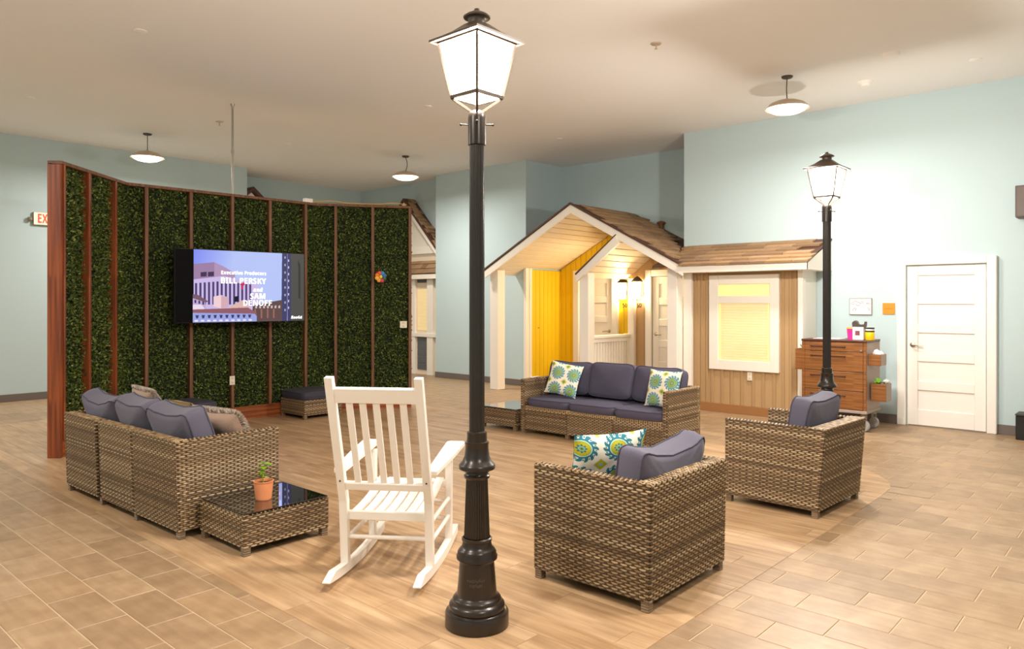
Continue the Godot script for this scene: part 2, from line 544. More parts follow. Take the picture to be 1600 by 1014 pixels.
func door(called: String, at: Vector3, turn: float, w: float, h: float, cas: float, hs: int, label: String) -> void:
	var o := Node3D.new()
	o.name = called
	add_child(o, true)
	o.position = at
	o.rotation.y = turn
	tag(o, label, "door", "", "structure")
	var g := 0.012
	for s in [-1.0, 1.0]:
		part("casing", one_box(Vector3(s * (w / 2 + g), 0, 0), Vector3(s * (w / 2 + g + cas), h + cas, 0.062), 0.008), M.trim, o)
	part("casing", one_box(Vector3(-w / 2 - g, h + g, 0), Vector3(w / 2 + g, h + cas, 0.061), 0.008), M.trim, o)
	var f := MB.new()
	var st := 0.115
	f.box(Vector3(0, h / 2 + 0.006, -0.0), Vector3(w, h - 0.012, 0.006))
	for s in [-1.0, 1.0]:
		f.box(Vector3(s * (w / 2 - st / 2), h / 2 + 0.006, 0.010), Vector3(st, h - 0.012, 0.026), 0.004)
	var rails := [0.0, 0.2, 0.39, 0.58, 0.77, 1.0]
	var ph := (h - 0.012 - 0.12 * 5 - 0.2) / 5.0
	var y := 0.012
	for k in 6:
		var rh := 0.2 if k == 0 else 0.12
		f.box(Vector3(0, y + rh / 2, 0.010), Vector3(w - 2 * st, rh, 0.026), 0.007)
		y += rh
		if k < 5:
			var p := MB.new()
			p.box(Vector3(0, y + ph / 2, 0.002), Vector3(w - 2 * st - 0.004, ph - 0.004, 0.01), 0.0045)
			part("door_panel", p, M.white_door, o)
			y += ph
	part("leaf", f, M.white_door, o)
	var hd := MB.new()
	var hx := hs * (w / 2 - 0.06)
	hd.lathe([[0.0, 0.0], [0.032, 0.0], [0.032, 0.006], [0.026, 0.012], [0.013, 0.014], [0.011, 0.05], [0.0, 0.052]], 20, Vector3(hx, 1.01, 0.022), 0, 0.0, Basis(Vector3.RIGHT, PI / 2))
	hd.tube([Vector3(hx, 1.01, 0.064), Vector3(hx - hs * 0.02, 1.012, 0.07), Vector3(hx - hs * 0.07, 1.008, 0.068), Vector3(hx - hs * 0.12, 1.0, 0.064)], 0.009, 10)
	part("door_handle", hd, M.nickel, o)

func island() -> PackedVector2Array:
	var p := PackedVector2Array([Vector2(-11.0, -1.965), Vector2(-1.76, -1.965), Vector2(-1.75, -6.35)])
	for k in range(1, 10):
		var a := PI / 2 * k / 9.0
		p.append(Vector2(-2.75 + 1.0 * cos(a), -6.45 - 1.0 * sin(a)))
	p.append(Vector2(-11.0, -7.45))
	return p

func plate(poly: PackedVector2Array, hgt := 0.003, cham := 0.0025) -> MB:   # a floor piece: polygon in (x, z), top at y = 0 with a chamfered rim
	var m := MB.new()
	if not Geometry2D.is_polygon_clockwise(poly): poly.reverse()
	var ins := Geometry2D.offset_polygon(poly, -cham)
	if ins.size() != 1: return m
	var top: PackedVector2Array = ins[0]
	var tr := Geometry2D.triangulate_polygon(top)
	var base := m.v.size()
	for q in top: m.add(Vector3(q.x, 0, q.y), Vector3.UP, q)
	for t in range(0, tr.size(), 3):
		var a := top[tr[t]]
		var b := top[tr[t + 1]]
		var d := top[tr[t + 2]]
		if (b - a).cross(d - a) > 0: m.ix.append_array(PackedInt32Array([base + tr[t], base + tr[t + 1], base + tr[t + 2]]))
		else: m.ix.append_array(PackedInt32Array([base + tr[t], base + tr[t + 2], base + tr[t + 1]]))
	if top.size() == poly.size():
		var s := 0
		var best := 1e9
		for k in top.size():
			if top[k].distance_to(poly[0]) < best:
				best = top[k].distance_to(poly[0])
				s = k
		var ce := Vector3(poly[0].x, -1.0, poly[0].y)
		var cc := Vector2.ZERO
		for q in poly: cc += q / poly.size()
		ce = Vector3(cc.x, -0.5, cc.y)
		for k in poly.size():
			var k2 := (k + 1) % poly.size()
			var a := poly[k]
			var b := poly[k2]
			var d := top[(s + k2) % top.size()]
			var e := top[(s + k) % top.size()]
			m.quado(Vector3(a.x, -hgt, a.y), Vector3(b.x, -hgt, b.y), Vector3(d.x, 0, d.y), Vector3(e.x, 0, e.y), ce)
	return m

func in_view(p: Vector2) -> float:   # distance if a floor point is about in the frame, else -1
	var yaw := deg_to_rad(42.1)
	var X := cos(yaw) * p.x - sin(yaw) * p.y
	var D := -(sin(yaw) * p.x + cos(yaw) * p.y)
	if D < 2.7: return -1.0
	var px := 800.0 + FPX * X / D
	if px < -60 or px > 1660: return -1.0
	return D

func floor_pieces() -> void:
	var fl := get_node("floor")
	var isl := island()
	var cells := []
	var tw := 0.44
	var th := 0.23
	var gap := 0.0025
	for k in range(-22, 41):
		var z1 := -1.89 - th * k
		var z0 := z1 + th
		if z1 > 2.9 or z0 < -11.1: continue
		var off := -1.217 if posmod(k, 2) == 0 else -0.997
		for j in range(-31, 14):
			var x0 := off + tw * j
			if x0 < -14.2 or x0 > 4.4: continue
			var cell := PackedVector2Array([Vector2(x0 + gap, z1 + gap), Vector2(x0 + tw - gap, z1 + gap), Vector2(x0 + tw - gap, z0 - gap), Vector2(x0 + gap, z0 - gap)])
			cells.append([cell, Vector2(x0 + tw / 2, (z0 + z1) / 2)])
	var pieces := []
	for ce in cells:
		var inter := Geometry2D.intersect_polygons(ce[0], isl)
		var d := in_view(ce[1])
		if inter.is_empty():
			pieces.append([d if d > 0 else 99.0, ce[0], ce[1], true])
		else:
			for q in Geometry2D.clip_polygons(ce[0], isl):
				if q.size() >= 3 and not Geometry2D.is_polygon_clockwise(q):
					pieces.append([d if d > 0 else 99.0, q, ce[1], false])
				elif q.size() >= 3:
					pieces.append([d if d > 0 else 99.0, q, ce[1], false])
	pieces.sort_custom(func(a, b): return a[0] < b[0] if a[0] != b[0] else (a[2].x < b[2].x if a[2].x != b[2].x else a[2].y < b[2].y))
	var hw := tw / 2 - gap
	var hh := th / 2 - gap
	var full := plate(PackedVector2Array([Vector2(-hw, -hh), Vector2(hw, -hh), Vector2(hw, hh), Vector2(-hw, hh)])).mesh()
	var rest := MB.new()
	var count := 0
	for p in pieces:
		if count < 298 and p[0] < 50:
			var at := Vector3(p[2].x, 0, p[2].y)
			var mm: Material = M.tiles[R.randi() % 4]
			if p[3]: part("floor_tile", full, mm, fl, at)
			else:
				var q := PackedVector2Array()
				for w in p[1]: q.append(w - p[2])
				var b := plate(q)
				if b.v.size() < 3: continue
				part("floor_tile", b, mm, fl, at)
			count += 1
		else:
			var b := plate(p[1])
			var o := rest.v.size()
			rest.v.append_array(b.v); rest.n.append_array(b.n); rest.c.append_array(b.c); rest.uv.append_array(b.uv)
			for w in b.ix: rest.ix.append(w + o)
	tag(part("tile_field", rest, M.tiles[1], fl), "", "", "", "stuff")
	# wood planks along x
	var pw := 0.165
	var pl := 1.3
	for k in 34:
		var z0 := -1.965 - pw * k
		var z1 := z0 - pw
		var off := -1.76 - pl * fposmod(k * 0.381 + 0.2, 1.0)
		for j in range(-1, 9):
			var x1 := off - pl * (j - 0.0) + pl
			var x0 := x1 - pl
			var cell := PackedVector2Array([Vector2(x0 + 0.0006, z1 + 0.0006), Vector2(x1 - 0.0006, z1 + 0.0006), Vector2(x1 - 0.0006, z0 - 0.0006), Vector2(x0 + 0.0006, z0 - 0.0006)])
			for q in Geometry2D.intersect_polygons(cell, isl):
				var area := 0.0
				for w in q.size(): area += q[w].cross(q[(w + 1) % q.size()])
				if absf(area) < 0.004: continue
				var b := plate(q, 0.0024, 0.0008)
				if b.v.size() >= 3: part("floor_plank", b, M.planks[R.randi() % 6], fl)

# ---------------------------------------------------------------- hedge screen
func hedge_screen() -> void:
	var o := thing("hedge_screen", "freestanding three-fold screen of artificial green hedge with brown wooden battens behind the television", "screen wall")
	var P := [Vector3(-8.2, 0, -2.41), Vector3(-9.12, 0, -3.37), Vector3(-9.06, 0, -5.92), Vector3(-8.31, 0, -7.0)]
	var H := 2.945
	var spots := [[0.387, 0.798], [0.085, 0.293, 0.502, 0.709, 0.92], [0.182, 0.579, 0.985]]
	var leaf := MB.new()
	var L := 0.03
	var W := 0.0095
	for s in [-1.0, 1.0]:
		leaf.trio(Vector3(0, 0, 0), Vector3(s * W, L * 0.45, 0.004), Vector3(0, L * 0.5, 0), Vector3(0, 0, -1))
		leaf.trio(Vector3(s * W, L * 0.45, 0.004), Vector3(0, L, 0), Vector3(0, L * 0.5, 0), Vector3(0, 0, -1))
	var lm := leaf.mesh()
	for k in 3:
		var a: Vector3 = P[k]
		var b: Vector3 = P[k + 1]
		var d := (b - a).normalized()
		var nn := Vector3.UP.cross(d)   # towards the room
		if nn.dot(Vector3(0, 0, 0) - a) < 0: nn = -nn
		var len := a.distance_to(b)
		var back := -nn
		# backing
		var bk := MB.new()
		bk.bar(a - d * (0.1 if k else 0.0) + back * 0.10 + Vector3.UP * H / 2, b + d * (0.1 if k < 2 else 0.0) + back * 0.10 + Vector3.UP * H / 2, 0.035, H - 0.05)
		part("backing_panel", bk, M.hedge_back, o)
		var rl := MB.new()
		rl.bar(a - d * (0.03 if k else 0.0) + back * 0.06 + Vector3.UP * (H - 0.018), b + d * (0.03 if k < 2 else 0.0) + back * 0.06 + Vector3.UP * (H - 0.018), 0.14, 0.036, Vector3.UP, 0.004)
		part("top_rail", rl, M.batten, o)
		var bd := MB.new()
		bd.bar(a + back * 0.02 + Vector3.UP * 0.085, b + d * (0.02 if k < 2 else 0.0) + back * 0.02 + Vector3.UP * 0.085, 0.04, 0.17, Vector3.UP, 0.004)
		part("base_board", bd, M.cedar_board, o)
		# foliage
		var mm := MultiMesh.new()
		mm.transform_format = MultiMesh.TRANSFORM_3D
		mm.use_colors = true
		mm.mesh = lm
		var cnt := int(len * (H - 0.2) * 5600)
		mm.instance_count = cnt
		for i in cnt:
			var p := a + d * (R.randf_range(0.055 if k == 0 else -0.09, len + (0.09 if k < 2 else 0.0))) + Vector3.UP * (0.16 + R.randf() * (H - 0.2)) + back * (0.03 + 0.06 * R.randf())
			var up := (Vector3(R.randf_range(-1, 1), R.randf_range(-0.5, 1), R.randf_range(-1, 1)) + nn * 0.7).normalized()
			var zz := (nn + Vector3(R.randf_range(-0.9, 0.9), R.randf_range(-0.5, 1.1), R.randf_range(-0.9, 0.9))).normalized()
			var xx := up.cross(zz).normalized()
			var sc := R.randf_range(0.7, 1.25)
			mm.set_instance_transform(i, Transform3D(Basis(xx * sc, up * sc, xx.cross(up) * sc), p))
			var g := R.randf()
			var cl := Color(0.04, 0.078, 0.012).lerp(Color(0.185, 0.22, 0.032), g * g)
			if R.randf() < 0.08: cl = Color(0.28, 0.33, 0.08)
			mm.set_instance_color(i, cl)
		var mi := MultiMeshInstance3D.new()
		mi.name = "hedge_foliage"
		mi.multimesh = mm
		mi.material_override = M.leaf
		o.add_child(mi, true)
		tag(mi, "", "", "", "stuff")
		# battens
		for t in spots[k]:
			var q: Vector3 = a + d * (len * t)
			var bt := MB.new()
			bt.bar(q + Vector3.UP * 0.17 + back * 0.03, q + Vector3.UP * (H - 0.036) + back * 0.03, 0.042, 0.09, nn, 0.003)
			part("batten", bt, M.batten if k else M.cedar, o)
		if k == 0:
			var ep := MB.new()
			ep.bar(a + back * 0.06 + d * 0.01, a + back * 0.06 + Vector3.UP * (H - 0.036) + d * 0.01, 0.13, 0.045, d, 0.004)
			part("end_board", ep, M.cedar, o)
			var en := MB.new()
			en.bar(a + d * 0.045 + back * 0.0 + Vector3.UP * 0.17, a + d * 0.045 + Vector3.UP * (H - 0.036), 0.03, 0.04, nn, 0.003)
			part("batten", en, M.cedar, o)

# ---------------------------------------------------------------- street lamps
func street_lamps() -> void:
	var at := Vector3(-2.5, 0, -2.515)
	var a := make_lamp(at, "tall black fluted street lamp standing beside the white rocking chair")
	var b := make_lamp(Vector3(-2.45, 0, -7.14), "black street lamp with lit lantern standing between the right armchair and wooden cart")
	for p in [at, Vector3(-2.45, 0, -7.14)]:
		lamp_light("street_lamp_light", p + Vector3(0, 2.67, 0), Color(1.0, 0.972, 0.935), 6.2, 0.07)

func make_lamp(at: Vector3, label: String) -> Node3D:
	var o := thing("street_lamp", label, "street lamp", at)
	var m := MB.new()
	m.lathe([[0.0, 0.0], [0.152, 0.0], [0.153, 0.01], [0.153, 0.062], [0.149, 0.07], [0.136, 0.071], [0.131, 0.076], [0.135, 0.088], [0.133, 0.104], [0.122, 0.112], [0.117, 0.116], [0.118, 0.126], [0.112, 0.136], [0.098, 0.142], [0.096, 0.148]], 48)
	m.lathe([[0.096, 0.148], [0.083, 0.305]], 48)
	m.lathe([[0.083, 0.305], [0.085, 0.31], [0.098, 0.318], [0.099, 0.332], [0.092, 0.342], [0.094, 0.35], [0.084, 0.366], [0.074, 0.374], [0.07, 0.39], [0.069, 0.402], [0.073, 0.405], [0.073, 0.415], [0.066, 0.42]], 48)
	part("base", m, M.bronze, o)
	var sh := MB.new()
	sh.lathe([[0.062, 0.42], [0.052, 0.697]], 128, Vector3.ZERO, 32, 0.07)
	sh.lathe([[0.052, 0.697], [0.062, 0.705], [0.063, 0.716], [0.055, 0.722], [0.055, 0.734], [0.07, 0.738], [0.087, 0.748], [0.088, 0.762], [0.084, 0.77], [0.07, 0.784], [0.06, 0.81], [0.0565, 0.84], [0.056, 0.865], [0.058, 0.868], [0.0575, 0.876], [0.049, 0.879], [0.048, 0.912], [0.049, 0.916], [0.047, 0.924], [0.037, 0.928]], 48)
	part("shaft", sh, M.bronze, o)
	var pl := MB.new()
	pl.lathe([[0.037, 0.92], [0.036, 2.31]], 128, Vector3.ZERO, 24, 0.06)
	part("pole", pl, M.bronze, o)
	var co := MB.new()
	co.lathe([[0.037, 2.30], [0.043, 2.302], [0.043, 2.43], [0.041, 2.45], [0.032, 2.462], [0.02, 2.468], [0.0, 2.468]], 32)
	for s in 4:
		var dd := Vector3(cos(s * PI / 2 + 0.79), 0, sin(s * PI / 2 + 0.79))
		co.tube([dd * 0.04 + Vector3.UP * 2.40, dd * 0.075 + Vector3.UP * 2.40], 0.0035, 8)
		co.ball(dd * 0.077 + Vector3.UP * 2.40, Vector3.ONE * 0.0065, 8, 6)
	part("collar", co, M.bronze, o)
	# lantern
	var y0 := 2.532
	var y1 := 2.79
	var b0 := 0.087
	var b1 := 0.131
	var fr := MB.new()
	for i in 4:
		var sx := 1.0 if i in [0, 3] else -1.0
		var sz := 1.0 if i in [0, 1] else -1.0
		var i2 := (i + 1) % 4
		var tx := 1.0 if i2 in [0, 3] else -1.0
		var tz := 1.0 if i2 in [0, 1] else -1.0
		var lo := Vector3(sx * b0, y0, sz * b0)
		var hi := Vector3(sx * b1, y1, sz * b1)
		fr.bar(lo, hi, 0.011, 0.011, Vector3(sx, 0, sz))
		fr.bar(lo, Vector3(tx * b0, y0, tz * b0), 0.012, 0.014)
		fr.bar(hi, Vector3(tx * b1, y1, tz * b1), 0.012, 0.012)
		fr.bar(lo + Vector3(0, -0.004, 0), Vector3(sx * 0.018, 2.462, sz * 0.018), 0.012, 0.012, Vector3(sx, 1, sz))
	part("lantern_frame", fr, M.lantern_metal, o)
	for i in 4:
		var ba := Basis(Vector3.UP, i * PI / 2)
		var g := MB.new()
		g.quad(ba * Vector3(-b0 + 0.004, y0 + 0.006, b0 + 0.001), ba * Vector3(b0 - 0.004, y0 + 0.006, b0 + 0.001), ba * Vector3(b1 - 0.004, y1 - 0.005, b1 + 0.001), ba * Vector3(-b1 + 0.004, y1 - 0.005, b1 + 0.001))
		part("pane", g, M.glass, o)
	var df := MB.new()
	var e0 := b0 - 0.006
	var e1 := b1 - 0.006
	var cen := Vector3(0, 2.66, 0)
	for i in 4:
		var ba := Basis(Vector3.UP, i * PI / 2)
		df.quado(ba * Vector3(-e0, y0 + 0.012, e0), ba * Vector3(e0, y0 + 0.012, e0), ba * Vector3(e1, y1 - 0.012, e1), ba * Vector3(-e1, y1 - 0.012, e1), cen)
	df.quado(Vector3(-e0, y0 + 0.012, -e0), Vector3(e0, y0 + 0.012, -e0), Vector3(e0, y0 + 0.012, e0), Vector3(-e0, y0 + 0.012, e0), cen)
	part("lamp_diffuser", df, M.lamp_white, o)
	var rf := MB.new()
	var ys := [2.792, 2.803, 2.812, 2.85, 2.885]
	var rs := [0.163, 0.163, 0.14, 0.082, 0.042]
	var under := Vector3(0, 2.0, 0)
	for k in 4:
		for i in 4:
			var ba := Basis(Vector3.UP, i * PI / 2)
			rf.quado(ba * Vector3(-rs[k], ys[k], rs[k]), ba * Vector3(rs[k], ys[k], rs[k]), ba * Vector3(rs[k + 1], ys[k + 1], rs[k + 1]), ba * Vector3(-rs[k + 1], ys[k + 1], rs[k + 1]), under)
	rf.quado(Vector3(-0.163, 2.792, -0.163), Vector3(0.163, 2.792, -0.163), Vector3(0.163, 2.792, 0.163), Vector3(-0.163, 2.792, 0.163), Vector3(0, 4, 0))
	part("lantern_roof", rf, M.lantern_metal, o)
	var fi := MB.new()
	fi.lathe([[0.042, 2.882], [0.042, 2.905], [0.046, 2.91], [0.064, 2.912], [0.066, 2.918], [0.05, 2.93], [0.03, 2.94], [0.012, 2.944], [0.014, 2.95], [0.012, 2.957], [0.0, 2.96]], 32)
	part("finial", fi, M.lantern_metal, o)
	# cast maker's lettering on the foot, too worn to read
	var lt := MB.new()
	var rr := RandomNumberGenerator.new()
	rr.seed = 3
	for row in 2:
		for k in (13 if row == 0 else 9):
			var an := deg_to_rad(47.9) + (k - (6 if row == 0 else 4)) * 0.075
			var y := 0.236 - row * 0.022
			var rad := lerpf(0.096, 0.083, (y - 0.148) / 0.157)
			var dd := Vector3(cos(an), 0, sin(an))
			var tt := Vector3(-sin(an), 0, cos(an))
			var bs := Basis(tt, Vector3.UP, -dd)
			lt.box(dd * (rad + 0.0005) + Vector3.UP * (y + rr.randf_range(-0.003, 0.003)), Vector3(0.0025, 0.013, 0.003), 0.0, bs)
			lt.box(dd * (rad + 0.0005) + tt * 0.002 + Vector3.UP * (y + rr.randf_range(-0.006, 0.006)), Vector3(0.005, 0.0025, 0.003), 0.0, bs)
	tag(part("cast_lettering", lt, M.lantern_metal, o), "worn raised lettering", "", "", "stuff")
	return o

# ---------------------------------------------------------------- pendants
func pendants() -> void:
	var seen := [
		[Vector3(-11.8, 0, -4.66), "round dish pendant lamp hanging above the hedge screen, nearest the exit sign", 0.0],
		[Vector3(-10.2, 0, -8.46), "smallest-looking dish pendant lamp hanging beyond the right end of the hedge screen", 0.02],
		[Vector3(-3.33, 0, -8.41), "round dish pendant lamp hanging above the porch's shingled roof near the far street lamp", -0.005]]
	var hidden := [Vector3(-1.1, 0, -4.0), Vector3(1.2, 0, -1.2), Vector3(-7.9, 0, 0.3), Vector3(-3.0, 0, 0.6), Vector3(-12.0, 0, 0.4)]  # unseen pendants added to fill the room with light
	for s in seen: pendant(s[0], s[1], s[2])
	var where := ["above the front armchair", "behind the viewer's right shoulder", "behind the left sofa", "behind the near street lamp", "in the corner by the left wall"]
	for i in hidden.size(): pendant(hidden[i], "round dish pendant added as fill outside the picture, " + where[i], 0.0)

func pendant(p: Vector3, label: String, bow: float) -> void:
	var o := thing("pendant_lamp", label, "pendant lamp", Vector3(p.x, CEIL, p.z), 0.0, "dish pendant lamps on the ceiling")
	var ca := MB.new()
	ca.lathe([[0.0, -0.022], [0.05, -0.022], [0.062, -0.014], [0.064, 0.0]], 24)
	part("canopy", ca, M.cord, o)
	var cd := MB.new()
	var pts := []
	for i in 9:
		var t := i / 8.0
		pts.append(Vector3(bow * sin(PI * t), -0.02 - 0.25 * t, -bow * sin(PI * t)))
	cd.tube(pts, 0.006, 8)
	part("cord", cd, M.cord, o)
	var sh := MB.new()
	var y := -0.27
	sh.lathe([[0.243, y - 0.105], [0.236, y - 0.088], [0.19, y - 0.045], [0.12, y - 0.016], [0.05, y - 0.003], [0.02, y + 0.012], [0.0, y + 0.014]], 40)
	sh.lathe([[0.0, y - 0.008], [0.05, y - 0.011], [0.12, y - 0.024], [0.188, y - 0.052], [0.232, y - 0.094], [0.243, y - 0.105]], 40)
	part("lamp_shade", sh, M.shade, o)
	var df := MB.new()
	df.lathe([[0.0, y - 0.165], [0.08, y - 0.16], [0.15, y - 0.144], [0.2, y - 0.118], [0.224, y - 0.085]], 40)
	part("lamp_diffuser", df, M.pendant_glow, o)
	var l := AreaLight3D.new()
	l.name = "pendant_lamp_light"
	add_child(l, true)
	l.area_size = Vector2(0.36, 0.36)
	l.position = Vector3(p.x, CEIL + y - 0.172, p.z)
	l.rotation.x = -PI / 2
	l.light_color = Color(1.0, 0.972, 0.935)
	l.light_energy = 8.0
	l.area_range = 30.0
	l.area_attenuation = 2.0
	l.shadow_enabled = true

# ---------------------------------------------------------------- wicker furniture
func wq(m: MB, a: Vector3, b: Vector3, c: Vector3, d: Vector3) -> void:
	m.weave(a, b, c, d, R)

func wslab(x0: float, x1: float, z0: float, z1: float, y0: float, y1: float, skip := "", lb := 0.0) -> MB:   # woven slab; lb: the -z side leans out by lb at the top
	var m := MB.new()
	var zt := z0 - lb
	if not "b" in skip: wq(m, Vector3(x1, y0, z0), Vector3(x0, y0, z0), Vector3(x0, y1, zt), Vector3(x1, y1, zt))
	if not "f" in skip: wq(m, Vector3(x0, y0, z1), Vector3(x1, y0, z1), Vector3(x1, y1, z1), Vector3(x0, y1, z1))
	if not "l" in skip: wq(m, Vector3(x0, y0, z0), Vector3(x0, y0, z1), Vector3(x0, y1, z1), Vector3(x0, y1, zt))
	if not "r" in skip: wq(m, Vector3(x1, y0, z1), Vector3(x1, y0, z0), Vector3(x1, y1, zt), Vector3(x1, y1, z1))
	if not "t" in skip:
		if x1 - x0 > z1 - zt: wq(m, Vector3(x1, y1, z1), Vector3(x1, y1, zt), Vector3(x0, y1, zt), Vector3(x0, y1, z1))
		else: wq(m, Vector3(x0, y1, z1), Vector3(x1, y1, z1), Vector3(x1, y1, zt), Vector3(x0, y1, zt))
	if not "u" in skip: m.quad(Vector3(x0, y0, z0), Vector3(x1, y0, z0), Vector3(x1, y0, z1), Vector3(x0, y0, z1))
	return m

func wleg(o: Node3D, x: float, z: float) -> void:
	var m := MB.new()
	for k in 4:
		m.col = Color(0.22, 0.15, 0.09) * R.randf_range(0.8, 1.25)
		m.box(Vector3(x, 0.0065 + k * 0.0135, z), Vector3(0.046, 0.0125, 0.046), 0.003)
	part("leg", m, M.wicker, o)

func seat(o: Node3D, w: float, d: float, h: float, t: float, sections: int, lb := 0.0, gap_at := -1) -> void:
	# front is +z; origin on the floor under the middle
	var y0 := 0.052
	part("arm_panel", wslab(-w / 2, -w / 2 + t, -d / 2, d / 2, y0, h, "u", lb), M.wicker, o)
	part("arm_panel", wslab(w / 2 - t, w / 2, -d / 2, d / 2, y0, h, "u", lb), M.wicker, o)
	var n := sections
	var bw := (w - 2 * t) / n
	for k in n:
		var xa := -w / 2 + t + bw * k + (0.003 if k > 0 else -t + 0.0)
		var xb := -w / 2 + t + bw * (k + 1) - (0.003 if k < n - 1 else -t + 0.0)
		if k == gap_at: xb -= 0.028
		if k == gap_at + 1 and gap_at >= 0: xa += 0.028
		part("back_panel", wslab(xa, xb, -d / 2 - 0.004, -d / 2 + t, y0, h + 0.002, "ulr" if n == 1 else "u", lb), M.wicker, o)
		var fa := -w / 2 + t + bw * k + 0.003
		var fb := -w / 2 + t + bw * (k + 1) - 0.003
		part("seat_base", wslab(fa, fb, -d / 2 + t + 0.004, d / 2 - 0.012, y0, 0.32, "ulrbt"), M.wicker, o)
	part("seat_deck", one_box(Vector3(-w / 2 + t, 0.29, -d / 2 + t), Vector3(w / 2 - t, 0.322, d / 2 - 0.014)), M.deck, o)
	part("underside", one_box(Vector3(-w / 2 + 0.02, 0.054, -d / 2 + 0.02), Vector3(w / 2 - 0.02, 0.06, d / 2 - 0.02)), M.leg_dark, o)
	for sx in [-1.0, 1.0]:
		for sz in [-1.0, 1.0]: wleg(o, sx * (w / 2 - 0.026), sz * (d / 2 - 0.026))
	for k in range(1, n):
		for sz in [-1.0, 1.0]: wleg(o, -w / 2 + t + bw * k, sz * (d / 2 - 0.03))

func low_table(called: String, label: String, at: Vector3, w: float, d: float) -> void:
	var o := thing(called, label, "coffee table", at)
	part("woven_body", wslab(-w / 2, w / 2, -d / 2, d / 2, 0.05, 0.243, "ut"), M.wicker, o)
	var rim := MB.new()
	for s in [-1.0, 1.0]:
		rim.weave(Vector3(s * (w / 2 - 0.018) - 0.018, 0.246, d / 2), Vector3(s * (w / 2 - 0.018) + 0.018, 0.246, d / 2), Vector3(s * (w / 2 - 0.018) + 0.018, 0.246, -d / 2), Vector3(s * (w / 2 - 0.018) - 0.018, 0.246, -d / 2), R)
		rim.weave(Vector3(w / 2, 0.2465, s * (d / 2 - 0.018) + 0.018), Vector3(w / 2, 0.2465, s * (d / 2 - 0.018) - 0.018), Vector3(-w / 2, 0.2465, s * (d / 2 - 0.018) - 0.018), Vector3(-w / 2, 0.2465, s * (d / 2 - 0.018) + 0.018), R)
	part("woven_rim", rim, M.wicker, o)
	part("glass_top", one_box(Vector3(-w / 2 + 0.004, 0.252, -d / 2 + 0.004), Vector3(w / 2 - 0.004, 0.26, d / 2 - 0.004), 0.002), M.table_glass, o)
	for sx in [-1.0, 1.0]:
		for sz in [-1.0, 1.0]: wleg(o, sx * (w / 2 - 0.026), sz * (d / 2 - 0.026))

func furniture() -> void:
	var s1 := thing("wicker_sofa", "brown wicker sofa seen from behind, beside the low table with the potted plant", "sofa", Vector3(-5.795, 0, -2.43), PI + deg_to_rad(1.5))
	seat(s1, 1.97, 0.73, 0.64, 0.06, 3, 0.02, 1)
	var s2 := thing("wicker_sofa", "brown wicker sofa with dark cushions facing the viewer in front of the porch house", "sofa", Vector3(-4.775, 0, -6.87), deg_to_rad(0.8))
	seat(s2, 1.95, 0.69, 0.635, 0.06, 3, 0.0)
	var a1 := thing("wicker_armchair", "brown wicker armchair in front, holding a teal medallion pillow, seen from behind", "armchair", Vector3(-2.315, 0, -3.57), -PI / 2 + deg_to_rad(0.5))
	seat(a1, 0.83, 0.74, 0.64, 0.065, 1, 0.015)
	var a2 := thing("wicker_armchair", "brown wicker armchair with one plain blue cushion, below the far street lamp", "armchair", Vector3(-2.235, 0, -5.75), -PI / 2 + deg_to_rad(-2.5))
	seat(a2, 0.80, 0.72, 0.64, 0.065, 1, 0.05)
	low_table("coffee_table", "low wicker table with black glass top carrying the potted plant", Vector3(-4.475, 0, -2.515), 0.575, 0.6)
	low_table("coffee_table", "low wicker table with glass top at the end of the sofa facing the viewer", Vector3(-6.13, 0, -6.83), 0.575, 0.6)
	for k in 2:
		var at: Vector3 = [Vector3(-8.76, 0, -3.86), Vector3(-8.74, 0, -5.6)][k]
		var o := thing("wicker_ottoman", ["square wicker ottoman half hidden behind the left sofa's cushions", "square wicker ottoman with dark cushion in the corner of the hedge screen"][k], "ottoman", at, [0.05, 0.0][k])
		part("woven_body", wslab(-0.29, 0.29, -0.29, 0.29, 0.05, 0.25, "u"), M.wicker, o)
		for sx in [-1.0, 1.0]:
			for sz in [-1.0, 1.0]: wleg(o, sx * 0.265, sz * 0.265)
		box_cushion("ottoman_cushion", ["flat charcoal cushion on the ottoman behind the left sofa", "flat charcoal cushion on the ottoman in the hedge corner"][k], Vector3(at.x, 0.308, at.z), Basis(Vector3.UP, [0.05, 0.0][k]) * Basis(Vector3.RIGHT, -PI / 2), 0.6, 0.6, 0.1, 0.012, 0.0, M.charcoal, "ottoman cushions", 40 + k)

